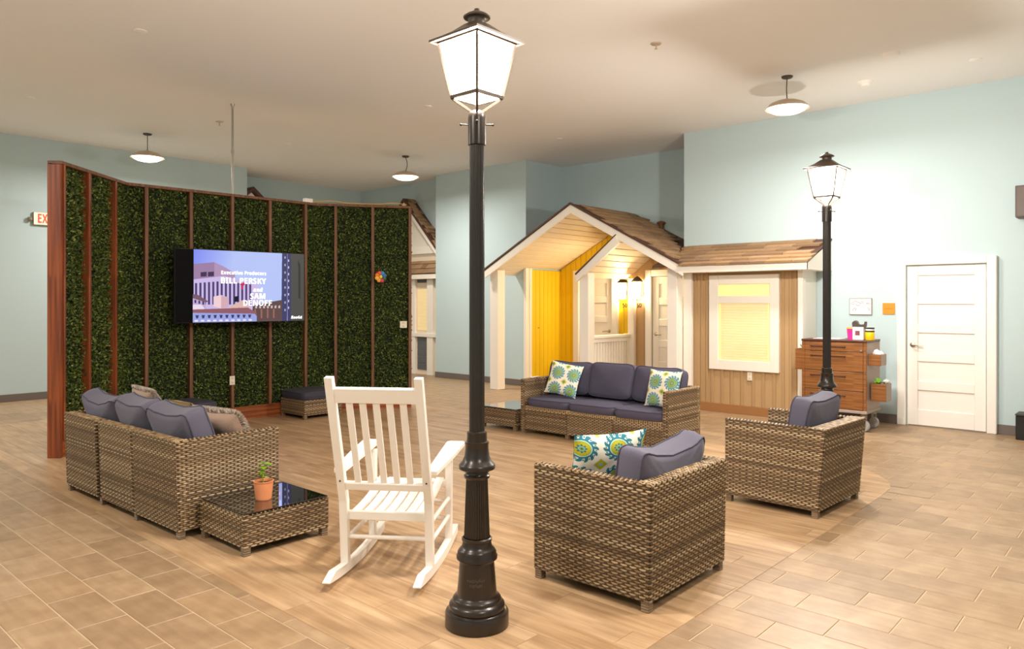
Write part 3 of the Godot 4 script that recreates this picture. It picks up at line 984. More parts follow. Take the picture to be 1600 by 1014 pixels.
# a cushion with boxed edge: x wide, y high, z thick, piping on both edges
func box_cushion(called: String, label: String, at: Vector3, ba: Basis, w: float, h: float, t: float, bulge: float, sag: float, m: Material, group := "", sd := 1, category := "cushion") -> void:
	var o := Node3D.new()
	o.name = called
	add_child(o, true)
	o.transform = Transform3D(ba, at)
	tag(o, label, category, group)
	var rr := RandomNumberGenerator.new()
	rr.seed = sd
	var fn := FastNoiseLite.new()
	fn.seed = sd
	fn.frequency = 5.0
	var N := 48
	var out := []
	var pw := 6.5
	for i in N:
		var a := TAU * i / N
		var ca := cos(a)
		var sa := sin(a)
		out.append(Vector2(signf(ca) * pow(absf(ca), 2.0 / pw) * w / 2, signf(sa) * pow(absf(sa), 2.0 / pw) * h / 2))
	var wob := sag * 0.25
	var warp := func(p: Vector3) -> Vector3:
		var u := p.x / (w / 2)
		var vv := p.y / h + 0.5
		var q := p
		q.y -= sag * (1.0 - u * u) * vv
		q.x += sag * 0.25 * vv * u * (1.0 - vv * 0.6)
		q.z += wob * fn.get_noise_2d(p.x * 0.35, p.y * 0.35) * 1.2
		q += Vector3(0.25, 0.6, 1) * fn.get_noise_3d(p.x, p.y, p.z) * 0.012 * (0.2 + sag * 8.0)
		return q
	var b := MB.new()
	var rings := [1.0, 0.93, 0.82, 0.65, 0.45, 0.22, 0.0]
	for side in [1.0, -1.0]:
		var base := b.v.size()
		for s in rings:
			for i in N:
				var zz: float = side * (t / 2 - (0.012 if s == 1.0 else 0.0) + bulge * (1.0 - pow(s, 2.4)))
				b.add(warp.call(Vector3(out[i].x * s, out[i].y * s, zz)), Vector3(0, 0, side), Vector2(out[i].x * s / w + 0.5, 0.5 - out[i].y * s / h))
		for k in rings.size() - 1:
			for i in N:
				var i2 := (i + 1) % N
				var q0 := base + k * N + i
				var q1 := base + k * N + i2
				var q2 := base + (k + 1) * N + i
				var q3 := base + (k + 1) * N + i2
				if side > 0: b.ix.append_array(PackedInt32Array([q0, q2, q1, q1, q2, q3]))
				else: b.ix.append_array(PackedInt32Array([q0, q1, q2, q1, q3, q2]))
	var base2 := b.v.size()
	for k in 5:
		var f := k / 4.0
		for i in N:
			var gr := 1.0 + 0.035 * sin(PI * f)
			b.add(warp.call(Vector3(out[i].x * gr, out[i].y * gr, lerpf(-t / 2 + 0.012, t / 2 - 0.012, f))), Vector3(out[i].x, out[i].y, 0).normalized(), Vector2(0.5, 0.5))
	for k in 4:
		for i in N:
			var i2 := (i + 1) % N
			var q0 := base2 + k * N + i
			var q1 := base2 + k * N + i2
			b.ix.append_array(PackedInt32Array([q0, q0 + N, q1, q1, q0 + N, q1 + N]))
	smooth(b)
	part("cover", b, m, o)
	for side in [1.0, -1.0]:
		var pts := []
		for i in N: pts.append(warp.call(Vector3(out[i].x * 1.004, out[i].y * 1.004, side * (t / 2 - 0.008))))
		var pi := MB.new()
		pi.tube(pts, 0.0045, 6, true)
		part("piping", pi, M.piping if m != M.taupe else m, o)

func smooth(b: MB) -> void:   # area-weighted normals from the triangles
	var acc := PackedVector3Array()
	acc.resize(b.v.size())
	for t in range(0, b.ix.size(), 3):
		var i := b.ix[t]
		var j := b.ix[t + 1]
		var k := b.ix[t + 2]
		var nn := (b.v[k] - b.v[i]).cross(b.v[j] - b.v[i])
		acc[i] += nn; acc[j] += nn; acc[k] += nn
	for i in acc.size():
		if acc[i].length_squared() > 1e-18: b.n[i] = acc[i].normalized()

# a knife-edge throw pillow
func pillow(called: String, label: String, at: Vector3, ba: Basis, w: float, h: float, t: float, m: Material, group := "", sd := 1, back: Material = null) -> Node3D:
	var o := Node3D.new()
	o.name = called
	add_child(o, true)
	o.transform = Transform3D(ba, at)
	tag(o, label, "pillow", group)
	var fn := FastNoiseLite.new()
	fn.seed = sd
	fn.frequency = 4.0
	var G := 22
	for side in [1.0, -1.0]:
		var b := MB.new()
		for j in G + 1:
			for i in G + 1:
				var u := -1.0 + 2.0 * i / G
				var vv := -1.0 + 2.0 * j / G
				var x := u * w / 2 * (1.0 - 0.07 * (1.0 - vv * vv) * u * u)
				var y := vv * h / 2 * (1.0 - 0.07 * (1.0 - u * u) * vv * vv)
				var z: float = side * (t / 2 * pow(maxf(0.0, (1 - pow(absf(u), 3.0)) * (1 - pow(absf(vv), 3.0))), 0.55) + 0.002)
				z += fn.get_noise_2d(x, y) * 0.012
				b.add(Vector3(x, y, z), Vector3(0, 0, side), Vector2(u * 0.5 + 0.5, 0.5 - vv * 0.5))
		for j in G:
			for i in G:
				var q := j * (G + 1) + i
				if side > 0: b.ix.append_array(PackedInt32Array([q, q + G + 1, q + 1, q + 1, q + G + 1, q + G + 2]))
				else: b.ix.append_array(PackedInt32Array([q, q + 1, q + G + 1, q + 1, q + G + 2, q + G + 1]))
		smooth(b)
		part("pillow_front" if side > 0 else "pillow_back", b, m if side > 0 or back == null else back, o)
	return o

func fur_edge(o: Node3D, w: float, h: float, t: float, sd: int) -> void:   # a band of fur round the front face of a pillow
	var rr := RandomNumberGenerator.new()
	rr.seed = sd
	var hair := MB.new()
	hair.trio(Vector3(-0.0016, 0, 0), Vector3(0.0016, 0, 0), Vector3(0.0, 0.024, 0.004), Vector3(0, 0, -1))
	var mm := MultiMesh.new()
	mm.transform_format = MultiMesh.TRANSFORM_3D
	mm.use_colors = true
	mm.mesh = hair.mesh()
	var cnt := 12000
	mm.instance_count = cnt
	for i in cnt:
		var u := rr.randf_range(-1, 1)
		var vv := rr.randf_range(-1, 1)
		if rr.randf() < 0.75:
			if rr.randf() < 0.5: u = signf(u) * rr.randf_range(0.86, 1.0)
			else: vv = signf(vv) * rr.randf_range(0.84, 1.0)
		var x := u * w / 2 * (1.0 - 0.07 * (1.0 - vv * vv) * u * u)
		var y := vv * h / 2 * (1.0 - 0.07 * (1.0 - u * u) * vv * vv)
		var z := t / 2 * pow(maxf(0.0, (1 - pow(absf(u), 3.0)) * (1 - pow(absf(vv), 3.0))), 0.55)
		var up := (Vector3(u * 0.9 * absf(u), vv * 0.9 * absf(vv), 0.35 + (1 - maxf(absf(u), absf(vv)))) + Vector3(rr.randf_range(-0.7, 0.7), rr.randf_range(-0.7, 0.7), rr.randf_range(-0.3, 0.3))).normalized()
		var zz := Vector3(rr.randf_range(-1, 1), rr.randf_range(-1, 1), rr.randf_range(-1, 1)).normalized()
		var xx := up.cross(zz).normalized()
		var hl := 1.4 if maxf(absf(u), absf(vv)) > 0.84 else 1.0
		mm.set_instance_transform(i, Transform3D(Basis(xx * 1.3, up * hl, xx.cross(up)), Vector3(x, y, z - 0.002)))
		var g := rr.randf()
		var cl := Color(0.50, 0.40, 0.32).lerp(Color(0.78, 0.68, 0.58), rr.randf())
		if g < 0.25: cl = Color(0.16, 0.11, 0.085)
		mm.set_instance_color(i, cl)
	var mi := MultiMeshInstance3D.new()
	mi.name = "fur_trim"
	mi.multimesh = mm
	mi.material_override = M.fur
	o.add_child(mi, true)
	tag(mi, "long soft fur trim", "", "", "stuff")

func cushions() -> void:
	var lean := 0.30
	# sofa with its back to us: faces -z
	var turn := Basis(Vector3.UP, PI + deg_to_rad(1.5))
	for k in 3:
		var x: float = [-5.19, -5.80, -6.42][k]
		box_cushion("back_cushion", ["blue linen back cushion nearest the low table on the left sofa", "blue linen back cushion in the middle of the left sofa", "blue linen back cushion at the far end of the left sofa, beside the hedge"][k],
			Vector3(x, 0.652, -2.285 + 0.012 * k), turn * Basis(Vector3.UP, [0.03, -0.05, 0.04][k]) * Basis(Vector3.RIGHT, -lean - 0.05), 0.58, 0.40, 0.15, 0.06, [0.06, 0.05, 0.095][k], M.navy, "blue back cushions of the left sofa", 3 + k)
		box_cushion("seat_cushion", ["blue seat cushion at the near end of the left sofa", "blue seat cushion in the middle of the left sofa", "blue seat cushion at the far end of the left sofa"][k],
			Vector3([-5.16, -5.795, -6.43][k], 0.375, -2.51), turn * Basis(Vector3.RIGHT, -PI / 2), 0.61, 0.60, 0.095, 0.012, 0.0, M.navy, "blue seat cushions of the left sofa", 13 + k)
	var f1 := pillow("fur_pillow", "taupe throw pillow with shaggy fur edge beside the near blue cushion of the left sofa", Vector3(-5.12, 0.615, -2.56), turn * Basis(Vector3.UP, 0.12) * Basis(Vector3.RIGHT, -0.5), 0.52, 0.34, 0.15, M.taupe, "", 21)
	fur_edge(f1, 0.52, 0.34, 0.15, 22)
	var f2 := pillow("fur_pillow", "pinkish taupe throw pillow peeking over the far blue cushions of the left sofa", Vector3(-6.36, 0.64, -2.54), turn * Basis(Vector3.UP, -0.1) * Basis(Vector3.RIGHT, -0.4), 0.48, 0.39, 0.14, M.taupe, "", 23)
	fur_edge(f2, 0.48, 0.39, 0.14, 24)
	pillow("knit_pillow", "olive knitted pillow just showing behind the middle blue cushion of the left sofa", Vector3(-5.72, 0.62, -2.58), turn * Basis(Vector3.RIGHT, -0.5), 0.4, 0.37, 0.12, M.knit, "", 25)
	# sofa facing us
	turn = Basis(Vector3.UP, deg_to_rad(0.8))
	for k in 3:
		var x: float = [-5.375, -4.78, -4.185][k]
		box_cushion("back_cushion", ["dark slate back cushion behind the left medallion pillow of the facing sofa", "dark slate back cushion in the middle of the facing sofa", "dark slate back cushion behind the right medallion pillow of the facing sofa"][k],
			Vector3(x, 0.64, -7.03), turn * Basis(Vector3.UP, [0.05, -0.02, -0.04][k]) * Basis(Vector3.RIGHT, -0.26), 0.59, 0.40, 0.14, 0.045, [0.03, 0.01, 0.025][k], M.navy_dark, "dark back cushions of the facing sofa", 31 + k)
		box_cushion("seat_cushion", ["dark slate seat cushion left on the facing sofa", "dark slate seat cushion in the middle of the facing sofa", "dark slate seat cushion above the bare deck strip on the facing sofa"][k],
			Vector3([-5.385, -4.775, -4.165][k], 0.372, -6.82), turn * Basis(Vector3.UP, [0.0, 0.01, 0.03][k]) * Basis(Vector3.RIGHT, -PI / 2), 0.605, 0.585, 0.095, 0.014, 0.0, M.navy_dark, "dark seat cushions of the facing sofa", 35 + k)
	pillow("medallion_pillow", "white pillow with green and blue medallions leaning at the facing sofa's left end", Vector3(-5.31, 0.642, -6.78), turn * Basis(Vector3.UP, 0.30) * Basis(Vector3.RIGHT, -0.34) * Basis(Vector3.BACK, -0.16), 0.40, 0.39, 0.12, M.suzani_green, "", 51)
	pillow("medallion_pillow", "white pillow with green and blue medallions beside the facing sofa's right arm", Vector3(-4.01, 0.632, -6.81), turn * Basis(Vector3.UP, -0.12) * Basis(Vector3.RIGHT, -0.3), 0.41, 0.40, 0.12, M.suzani_green, "", 52)
	# front armchair: faces -x
	turn = Basis(Vector3.UP, -PI / 2)
	box_cushion("back_cushion", "blue linen back cushion in the front armchair beside the teal medallion pillow", Vector3(-2.115, 0.635, -3.56), turn * Basis(Vector3.UP, 0.02) * Basis(Vector3.RIGHT, -0.22), 0.67, 0.38, 0.15, 0.045, 0.10, M.navy, "", 61)
	box_cushion("seat_cushion", "blue seat cushion inside the front armchair", Vector3(-2.36, 0.372, -3.57), turn * Basis(Vector3.RIGHT, -PI / 2), 0.69, 0.62, 0.095, 0.012, 0.0, M.navy, "blue seat cushions of the armchairs", 62)
	pillow("medallion_pillow", "white pillow with large teal and yellow medallions in the front armchair", Vector3(-2.42, 0.625, -3.49), turn * Basis(Vector3.UP, -0.35) * Basis(Vector3.RIGHT, -0.2), 0.5, 0.38, 0.13, M.suzani_teal, "", 63, M.suzani_teal)
	# far armchair
	turn = Basis(Vector3.UP, -PI / 2 + deg_to_rad(-2.5))
	box_cushion("back_cushion", "plain blue back cushion standing up in the armchair below the far street lamp", Vector3(-2.075, 0.65, -5.76), turn * Basis(Vector3.RIGHT, -0.18), 0.60, 0.41, 0.14, 0.03, 0.05, M.navy, "", 64)
	box_cushion("seat_cushion", "blue seat cushion inside the armchair below the far street lamp", Vector3(-2.29, 0.372, -5.75), turn * Basis(Vector3.RIGHT, -PI / 2), 0.68, 0.61, 0.095, 0.012, 0.0, M.navy, "blue seat cushions of the armchairs", 65)

# ---------------------------------------------------------------- rocking chair (front is -z)
func rocker() -> void:
	var o := thing("rocking_chair", "white painted slat-back wooden rocking chair seen from behind, left of the near street lamp", "rocking chair", Vector3(-3.475, 0, -2.84), deg_to_rad(35.0))
	var w: Material = M.white_wood if M.has("white_wood") else mat(rgb(250, 243, 234), 0.38)
	M.white_wood = w
	var hw := 0.247
	var run := func(z: float) -> float:  # height of the runner's top edge
		return 0.055 + 0.21 * z * z + (0.0 if z > 0 else 0.02 * z * z)
	for s in [-1.0, 1.0]:
		var top := []
		var bot := []
		for i in 21:
			var z := -0.43 + 0.99 * i / 20.0
			var y: float = (0.24 if z < -0.02 else 0.145) * (z + 0.02) * (z + 0.02)
			bot.append(Vector2(z, y))
			var th := 0.05
			if i >= 19: th = 0.05 - 0.022 * (i - 18)
			top.append(Vector2(z, y + th))
		top.reverse()
		var poly := PackedVector2Array(bot + top)
		var m := MB.new()
		# polygon plane: (z, y) extruded across x
		m.prism(poly, s * hw - 0.021, s * hw + 0.021, Transform3D(Basis(Vector3(0, 0, 1), Vector3(0, 1, 0), Vector3(1, 0, 0)), Vector3.ZERO))
		part("runner", m, w, o)
		var ry := 0.145 * 0.28 * 0.28 + 0.05
		var rear := Vector3(s * hw, ry - 0.004, 0.26)
		var bend := Vector3(s * hw, 0.42, 0.285)
		var tp := Vector3(s * hw, 1.14, 0.52)
		var p := MB.new()
		p.prism(PackedVector2Array([Vector2(rear.z - 0.02, rear.y), Vector2(rear.z + 0.02, rear.y), Vector2(bend.z + 0.024, bend.y), Vector2(tp.z + 0.018, tp.y), Vector2(tp.z - 0.02, tp.y + 0.008), Vector2(bend.z - 0.024, bend.y)]), s * hw - 0.022, s * hw + 0.022, Transform3D(Basis(Vector3(0, 0, 1), Vector3(0, 1, 0), Vector3(1, 0, 0)), Vector3.ZERO))
		part("rear_post", p, w, o)
		var fy := 0.24 * 0.2 * 0.2 + 0.05
		var fl := MB.new()
		fl.bar(Vector3(s * hw, fy - 0.004, -0.24), Vector3(s * hw, 0.605, -0.255), 0.042, 0.042, Vector3.BACK, 0.004)
		part("front_leg", fl, w, o)
		var ar := MB.new()
		ar.prism(PackedVector2Array([Vector2(s * hw - 0.03 + s * 0.02, 0.31), Vector2(s * hw + 0.03 + s * 0.02, 0.31), Vector2(s * hw + 0.05 + s * 0.03, -0.05), Vector2(s * hw + 0.055 + s * 0.035, -0.31), Vector2(s * hw + 0.04 + s * 0.035, -0.33), Vector2(s * hw - 0.04 + s * 0.03, -0.33), Vector2(s * hw - 0.055 + s * 0.03, -0.31), Vector2(s * hw - 0.05 + s * 0.03, -0.05)]), -0.011, 0.011, Transform3D(Basis(Vector3(1, 0, 0), Vector3(0, -0.08, 1).normalized(), Vector3(0, -1, -0.08).normalized()), Vector3(0, 0.617, 0)))
		part("arm", ar, w, o)
		for k in 2:
			var st := MB.new()
			st.tube([Vector3(s * hw, [0.30, 0.19][k], 0.265), Vector3(s * hw, [0.305, 0.195][k], 0.0), Vector3(s * hw, [0.31, 0.20][k], -0.245)], 0.0135, 12)
			part("side_stretcher", st, w, o)
	var lean := Vector3(0, 0.72, 0.235).normalized()
	var at_y := func(y: float) -> float: return 0.285 + (y - 0.42) * 0.235 / 0.72
	var bar_x := func(called: String, y: float, z: float, hh: float, tt: float, up: Vector3) -> void:
		var m := MB.new()
		m.bar(Vector3(-hw + 0.018, y, z), Vector3(hw - 0.018, y, z), tt, hh, up, 0.004)
		part(called, m, w, o)
	bar_x.call("top_rail", 1.045, at_y.call(1.045), 0.088, 0.026, lean)
	bar_x.call("back_rail", 0.515, at_y.call(0.515), 0.045, 0.03, lean)
	for k in 5:
		var x := (k - 2) * 0.075
		var m := MB.new()
		m.bar(Vector3(x, 0.53, at_y.call(0.53)), Vector3(x, 1.005, at_y.call(1.005)), 0.014, 0.037, Vector3.RIGHT, 0.003)
		part("back_slat", m, w, o)
	# seat
	bar_x.call("seat_rail", 0.335, 0.268, 0.05, 0.028, Vector3.UP)
	bar_x.call("seat_rail", 0.40, -0.245, 0.05, 0.028, Vector3.UP)
	for k in 7:
		var x := (k - 3) * 0.062
		var dip := -0.012 + 0.012 * pow((k - 3) / 3.0, 2)
		var poly := PackedVector2Array()
		var low := []
		for i in 9:
			var t := i / 8.0
			var z := lerpf(0.275, -0.27, t)
			var y := lerpf(0.358, 0.432, t) - 0.018 * sin(PI * t) + dip
			poly.append(Vector2(z, y))
			low.append(Vector2(z, y - 0.014))
		low.reverse()
		poly.append_array(PackedVector2Array(low))
		var m := MB.new()
		m.prism(poly, x - 0.0245, x + 0.0245, Transform3D(Basis(Vector3(0, 0, 1), Vector3(0, 1, 0), Vector3(1, 0, 0)), Vector3.ZERO))
		part("seat_slat", m, w, o)
	for k in 3:
		var m := MB.new()
		var y: float = [0.21, 0.29, 0.18][k]
		var z: float = [0.262, -0.245, -0.243][k]
		m.tube([Vector3(-hw, y, z), Vector3(hw, y, z)], 0.0125, 12)
		part("cross_stretcher", m, w, o)
	for s in [-1.0, 1.0]:
		var m := MB.new()
		m.tube([Vector3(s * hw, 0.545, 0.345), Vector3(s * hw, 0.545, 0.353)], 0.005, 8)
		part("screw_plug", m, M.cord, o)

# ---------------------------------------------------------------- porch house
func roof_tiles(parent: Node3D, origin: Vector3, along: Vector3, down: Vector3, len_a: float, len_d: float, expo: float, tabw: float, keep: Callable) -> void:
	var nn := along.cross(down).normalized()
	if nn.y < 0: nn = -nn
	var rows := int(ceil(len_d / expo))
	var meshes := []
	for k in 3:
		var m := MB.new()
		var tw: float = tabw * [1.0, 0.72, 1.28][k] - 0.006
		var b := Basis(along, nn, along.cross(nn))
		var dz := signf((b * Vector3(0, 0, 1)).dot(down))
		# wedge: thin at the top, thick at the butt
		var L := expo * 1.15
		var t1 := 0.03
		var pts := [Vector3(-tw / 2, 0.003, 0), Vector3(tw / 2, 0.003, 0), Vector3(tw / 2, t1, dz * L), Vector3(-tw / 2, t1, dz * L), Vector3(-tw / 2, -0.004, 0), Vector3(tw / 2, -0.004, 0), Vector3(tw / 2, 0.002, dz * L), Vector3(-tw / 2, 0.002, dz * L)]
		for i in 8: pts[i] = b * pts[i]
		var ce: Vector3 = (pts[0] + pts[6]) * 0.5
		for f in [[0, 1, 2, 3], [4, 5, 6, 7], [0, 1, 5, 4], [2, 3, 7, 6], [1, 2, 6, 5], [0, 3, 7, 4]]: m.quado(pts[f[0]], pts[f[1]], pts[f[2]], pts[f[3]], ce)
		meshes.append(m.mesh())
	for r in rows:
		var a := -R.randf() * tabw
		while a < len_a:
			var k := R.randi() % 3
			var tw: float = tabw * [1.0, 0.72, 1.28][k]
			var ca := a + tw / 2
			a += tw
			if ca < tw * 0.4 or ca > len_a - tw * 0.4: continue
			var p := origin + along * ca + down * (expo * r) + nn * R.randf_range(0.0, 0.004)
			if not keep.call(p + down * expo * 0.5): continue
			part("shingle", meshes[k], M.shingles[R.randi() % 5], parent, p)

func porch_house() -> void:
	var o := thing("porch_house", "little white porch house front with two gables, shingled roof and yellow and tan walls", "house facade")
	var ZF := -9.3
	var ax := -7.15
	var ay := 3.112
	var sl := 0.525
	var xl := -9.09
	var xr := -5.16
	var zb := -11.18
	# main roof decks
	var rightdeck := MB.new()
	var leftdeck := MB.new()
	var th := 0.03
	var yat := func(x: float) -> float: return ay - sl * absf(x - ax)
	rightdeck.prism(PackedVector2Array([Vector2(ax, ay - 0.005), Vector2(xr, yat.call(xr) - 0.005), Vector2(xr, yat.call(xr) - th), Vector2(ax, ay - th)]), zb, ZF)
	leftdeck.prism(PackedVector2Array([Vector2(ax, ay - 0.005), Vector2(xl, yat.call(xl) - 0.005), Vector2(xl, yat.call(xl) - th), Vector2(ax, ay - th)]), zb, ZF + 0.012)
	var rd := part("roof_deck", rightdeck, M.roof_edge, o)
	part("roof_deck", leftdeck, M.roof_edge, o)
	var shed_y := func(z: float) -> float: return 2.065 + 0.372 * (-(z - ZF))
	var dn := Vector3(1, -sl, 0).normalized()
	roof_tiles(rd, Vector3(ax, ay - 0.002, zb), Vector3(0, 0, 1), dn, zb * -1 + ZF + 0.01, 2.25, 0.155, 0.27, func(p: Vector3) -> bool: return (p.x < -5.64 or p.z > -10.2) and p.y > shed_y.call(p.z) - 0.03)
	# shed roof over the tan wall
	var xs0 := -5.75
	var xs1 := -3.43
	var shed := MB.new()
	shed.prism(PackedVector2Array([Vector2(ZF, 2.06), Vector2(-10.2, shed_y.call(-10.2) - 0.005), Vector2(-10.2, shed_y.call(-10.2) - th), Vector2(ZF, 2.06 - th + 0.005)]), -5.66, xs1, Transform3D(Basis(Vector3(0, 0, 1), Vector3(0, 1, 0), Vector3(1, 0, 0)), Vector3.ZERO))
	var sd := part("shed_roof_deck", shed, M.roof_edge, o)
	var dd := Vector3(0, -0.372, 1).normalized()
	roof_tiles(sd, Vector3(xs0, shed_y.call(-10.2) - 0.003, -10.2), Vector3(1, 0, 0), dd, xs1 - xs0 + 0.03, 0.99, 0.165, 0.28, func(p: Vector3) -> bool: return p.y > yat.call(p.x) - 0.03 and p.x > -5.7)
	# fascias
	var fas := func(a: Vector2, b: Vector2, hgt: float, z: float, tk: float) -> void:
		var m := MB.new()
		m.prism(PackedVector2Array([a, b, b - Vector2(0, hgt), a - Vector2(0, hgt)]), z - tk, z)
		part("fascia", m, M.house_white, o)
	fas.call(Vector2(xl, yat.call(xl) - 0.02), Vector2(ax, ay - 0.02), 0.135, ZF + 0.012, 0.03)
	fas.call(Vector2(ax, ay - 0.02), Vector2(xr, yat.call(xr) - 0.02), 0.135, ZF + 0.012, 0.03)
	fas.call(Vector2(xr, 2.05), Vector2(xs1, 2.05), 0.095, ZF + 0.012, 0.03)
	for k in 2:
		var ed := MB.new()
		var a := Vector2(xl - 0.02, yat.call(xl) + 0.004) if k == 0 else Vector2(xr, yat.call(xr) + 0.004)
		ed.prism(PackedVector2Array([a, Vector2(ax, ay + 0.012), Vector2(ax, ay - 0.02), a - Vector2(0, 0.03)]), ZF - 0.02, ZF + 0.024)
		part("roof_edging", ed, M.roof_edge, o)
	var ed2 := MB.new()
	ed2.box(Vector3((xr + xs1) / 2, 2.063, ZF + 0.008), Vector3(xs1 - xr, 0.022, 0.035))
	part("roof_edging", ed2, M.roof_edge, o)
	# small left rake of the inner gable
	var sa := Vector2(-6.285, 2.545)
	var sb := Vector2(-7.03, 1.975)
	var sm := MB.new()
	sm.prism(PackedVector2Array([sa, sb, sb - Vector2(0, 0.118), sa - Vector2(-0.06, 0.118)]), ZF - 0.03, ZF + 0.022)
	part("fascia", sm, M.house_white, o)
	var ie := MB.new()
	ie.prism(PackedVector2Array([sa + Vector2(0.01, 0.02), sb + Vector2(-0.015, 0.012), sb - Vector2(0.0, 0.01), sa - Vector2(0, 0.005)]), -10.65, ZF + 0.03)
	part("roof_edging", ie, M.roof_edge, o)
	# shed gable end, white
	var ge := MB.new()
	ge.prism(PackedVector2Array([Vector2(ZF + 0.01, 2.05), Vector2(-10.19, 2.38), Vector2(-10.19, 1.955), Vector2(ZF + 0.01, 1.955)]), xs1 - 0.03, xs1, Transform3D(Basis(Vector3(0, 0, 1), Vector3(0, 1, 0), Vector3(1, 0, 0)), Vector3.ZERO))
	part("gable_end", ge, M.house_white, o)
	part("eave_soffit", one_box(Vector3(-5.3, 1.955, -10.19), Vector3(xs1 - 0.03, 1.97, ZF - 0.018)), M.house_white, o)
	# porch ceilings: boards along z under the left slope and under the inner gable
	var ceil1 := MB.new()
	ceil1.prism(PackedVector2Array([Vector2(xl, yat.call(xl) - 0.05), Vector2(ax, ay - 0.05), Vector2(ax, ay - 0.06), Vector2(xl, yat.call(xl) - 0.06)]), zb, ZF - 0.02)
	var pc := part("porch_ceiling", ceil1, M.soffit_gap, o)
	var lu := Vector3(1, sl, 0).normalized()
	var nd := Vector3(sl, -1, 0).normalized()
	var slope_len := (ax - xl) * sqrt(1 + sl * sl)
	for k in 15:
		var bw := slope_len / 15.0
		var c0 := Vector3(xl, yat.call(xl) - 0.06, 0) + lu * (bw * (k + 0.5)) + nd * 0.006
		var m := MB.new()
		m.box(Vector3(0, 0, (zb + ZF - 0.02) / 2) + c0, Vector3(bw - 0.009, 0.012, ZF - 0.02 - zb), 0.004, Basis(lu, -nd, lu.cross(-nd)))
		part("ceiling_plank", m, M.soffit, pc)
	# right half of the outer gable's ceiling
	var ceil1b := MB.new()
	ceil1b.prism(PackedVector2Array([Vector2(ax, ay - 0.05), Vector2(-6.2, yat.call(-6.2) - 0.05), Vector2(-6.2, yat.call(-6.2) - 0.065), Vector2(ax, ay - 0.065)]), zb, ZF - 0.02)
	part("porch_ceiling", ceil1b, M.soffit, o)
	var s2 := (sa.y - sb.y) / (sa.x - sb.x)
	var y2 := func(x: float) -> float: return sb.y - 0.05 + s2 * (x - sb.x)
	var ceil2 := MB.new()
	ceil2.prism(PackedVector2Array([Vector2(-7.0, y2.call(-7.0)), Vector2(-6.2, y2.call(-6.2)), Vector2(-6.2, y2.call(-6.2) - 0.012), Vector2(-7.0, y2.call(-7.0) - 0.012)]), -10.7, ZF - 0.03)
	var pc2 := part("porch_ceiling", ceil2, M.soffit_gap, o)
	var lu2 := Vector3(1, s2, 0).normalized()
	var nd2 := Vector3(s2, -1, 0).normalized()
	var sl2 := 0.8 * sqrt(1 + s2 * s2)
	for k in 7:
		var bw := sl2 / 7.0
		var c0 := Vector3(-7.0, y2.call(-7.0) - 0.012, 0) + lu2 * (bw * (k + 0.5)) + nd2 * 0.006
		var m := MB.new()
		m.box(Vector3(0, 0, (-10.7 + ZF - 0.03) / 2) + c0, Vector3(bw - 0.009, 0.012, 1.37), 0.004, Basis(lu2, -nd2, lu2.cross(-nd2)))
		part("ceiling_plank", m, M.soffit, pc2)
	var ceil3 := MB.new()   # right slope of the inner porch
	ceil3.prism(PackedVector2Array([Vector2(-6.25, yat.call(-6.25) - 0.05), Vector2(xr, yat.call(xr) - 0.05), Vector2(xr, yat.call(xr) - 0.065), Vector2(-6.25, yat.call(-6.25) - 0.065)]), -10.7, ZF - 0.02)
	part("porch_ceiling", ceil3, M.soffit, o)
	# posts
	for q in [[-8.93, -9.5, 0.19, 2.1], [-6.95, -9.47, 0.17, 2.0], [-5.385, -9.47, 0.16, 2.1]]:
		part("porch_post", one_box(Vector3(q[0] - q[2] / 2, 0, q[1] - q[2] / 2), Vector3(q[0] + q[2] / 2, q[3], q[1] + q[2] / 2), 0.006), M.house_white, o)
	part("corner_trim", one_box(Vector3(-5.30, 0, -9.62), Vector3(-5.17, 1.98, -9.56), 0.004), M.house_white, o)
	part("corner_trim", one_box(Vector3(-6.94, 0, -10.78), Vector3(-6.82, 1.94, -10.62), 0.004), M.house_white, o)
	# railing between the porches, along z
	var rail := part("railing", one_box(Vector3(-6.99, 0.955, -10.64), Vector3(-6.87, 1.0, -9.54), 0.004), M.house_white, o)
	part("rail_board", one_box(Vector3(-6.965, 0.885, -10.64), Vector3(-6.895, 0.955, -9.54), 0.003), M.house_white, rail)
	for k in 14:
		var z := -9.58 - k * 0.078
		part("baluster", one_box(Vector3(-6.945, 0.06, z - 0.026), Vector3(-6.915, 0.885, z + 0.026), 0.003), M.house_white, rail)
	part("rail_back", one_box(Vector3(-6.952, 0.05, -10.64), Vector3(-6.942, 0.885, -9.54)), M.soffit, rail)
	# yellow walls
	var ys := part("yellow_side_wall", one_box(Vector3(-8.83, 0, -11.19), Vector3(-8.815, 2.13, -10.16)), M.yellow_groove, o)
	for k in 8:
		var z := -10.28 - k * 0.118
		part("siding_board", one_box(Vector3(-8.816, 0.02, z - 0.110), Vector3(-8.80, 2.13, z), 0.004), M.yellow, ys)
	part("corner_trim", one_box(Vector3(-8.85, 0, -10.275), Vector3(-8.785, 2.16, -10.21), 0.004), M.house_white, o)
	part("corner_trim", one_box(Vector3(-8.86, 0, -10.21), Vector3(-8.80, 2.16, -10.12), 0.004), M.house_white, o)
	var kn := MB.new()
	kn.ball(Vector3(-8.79, 1.06, -10.46), Vector3.ONE * 0.013, 10, 8)
	part("door_knob", kn, M.nickel, ys)
	var poly := PackedVector2Array([Vector2(-8.8, 0), Vector2(-6.9, 0), Vector2(-6.9, yat.call(-6.9) - 0.08), Vector2(ax, ay - 0.08), Vector2(-8.8, yat.call(-8.8) - 0.08)])
	var yb := MB.new()
	yb.prism(poly, -11.2, -11.16)
	var ybn := part("yellow_back_wall", yb, M.yellow_groove, o)
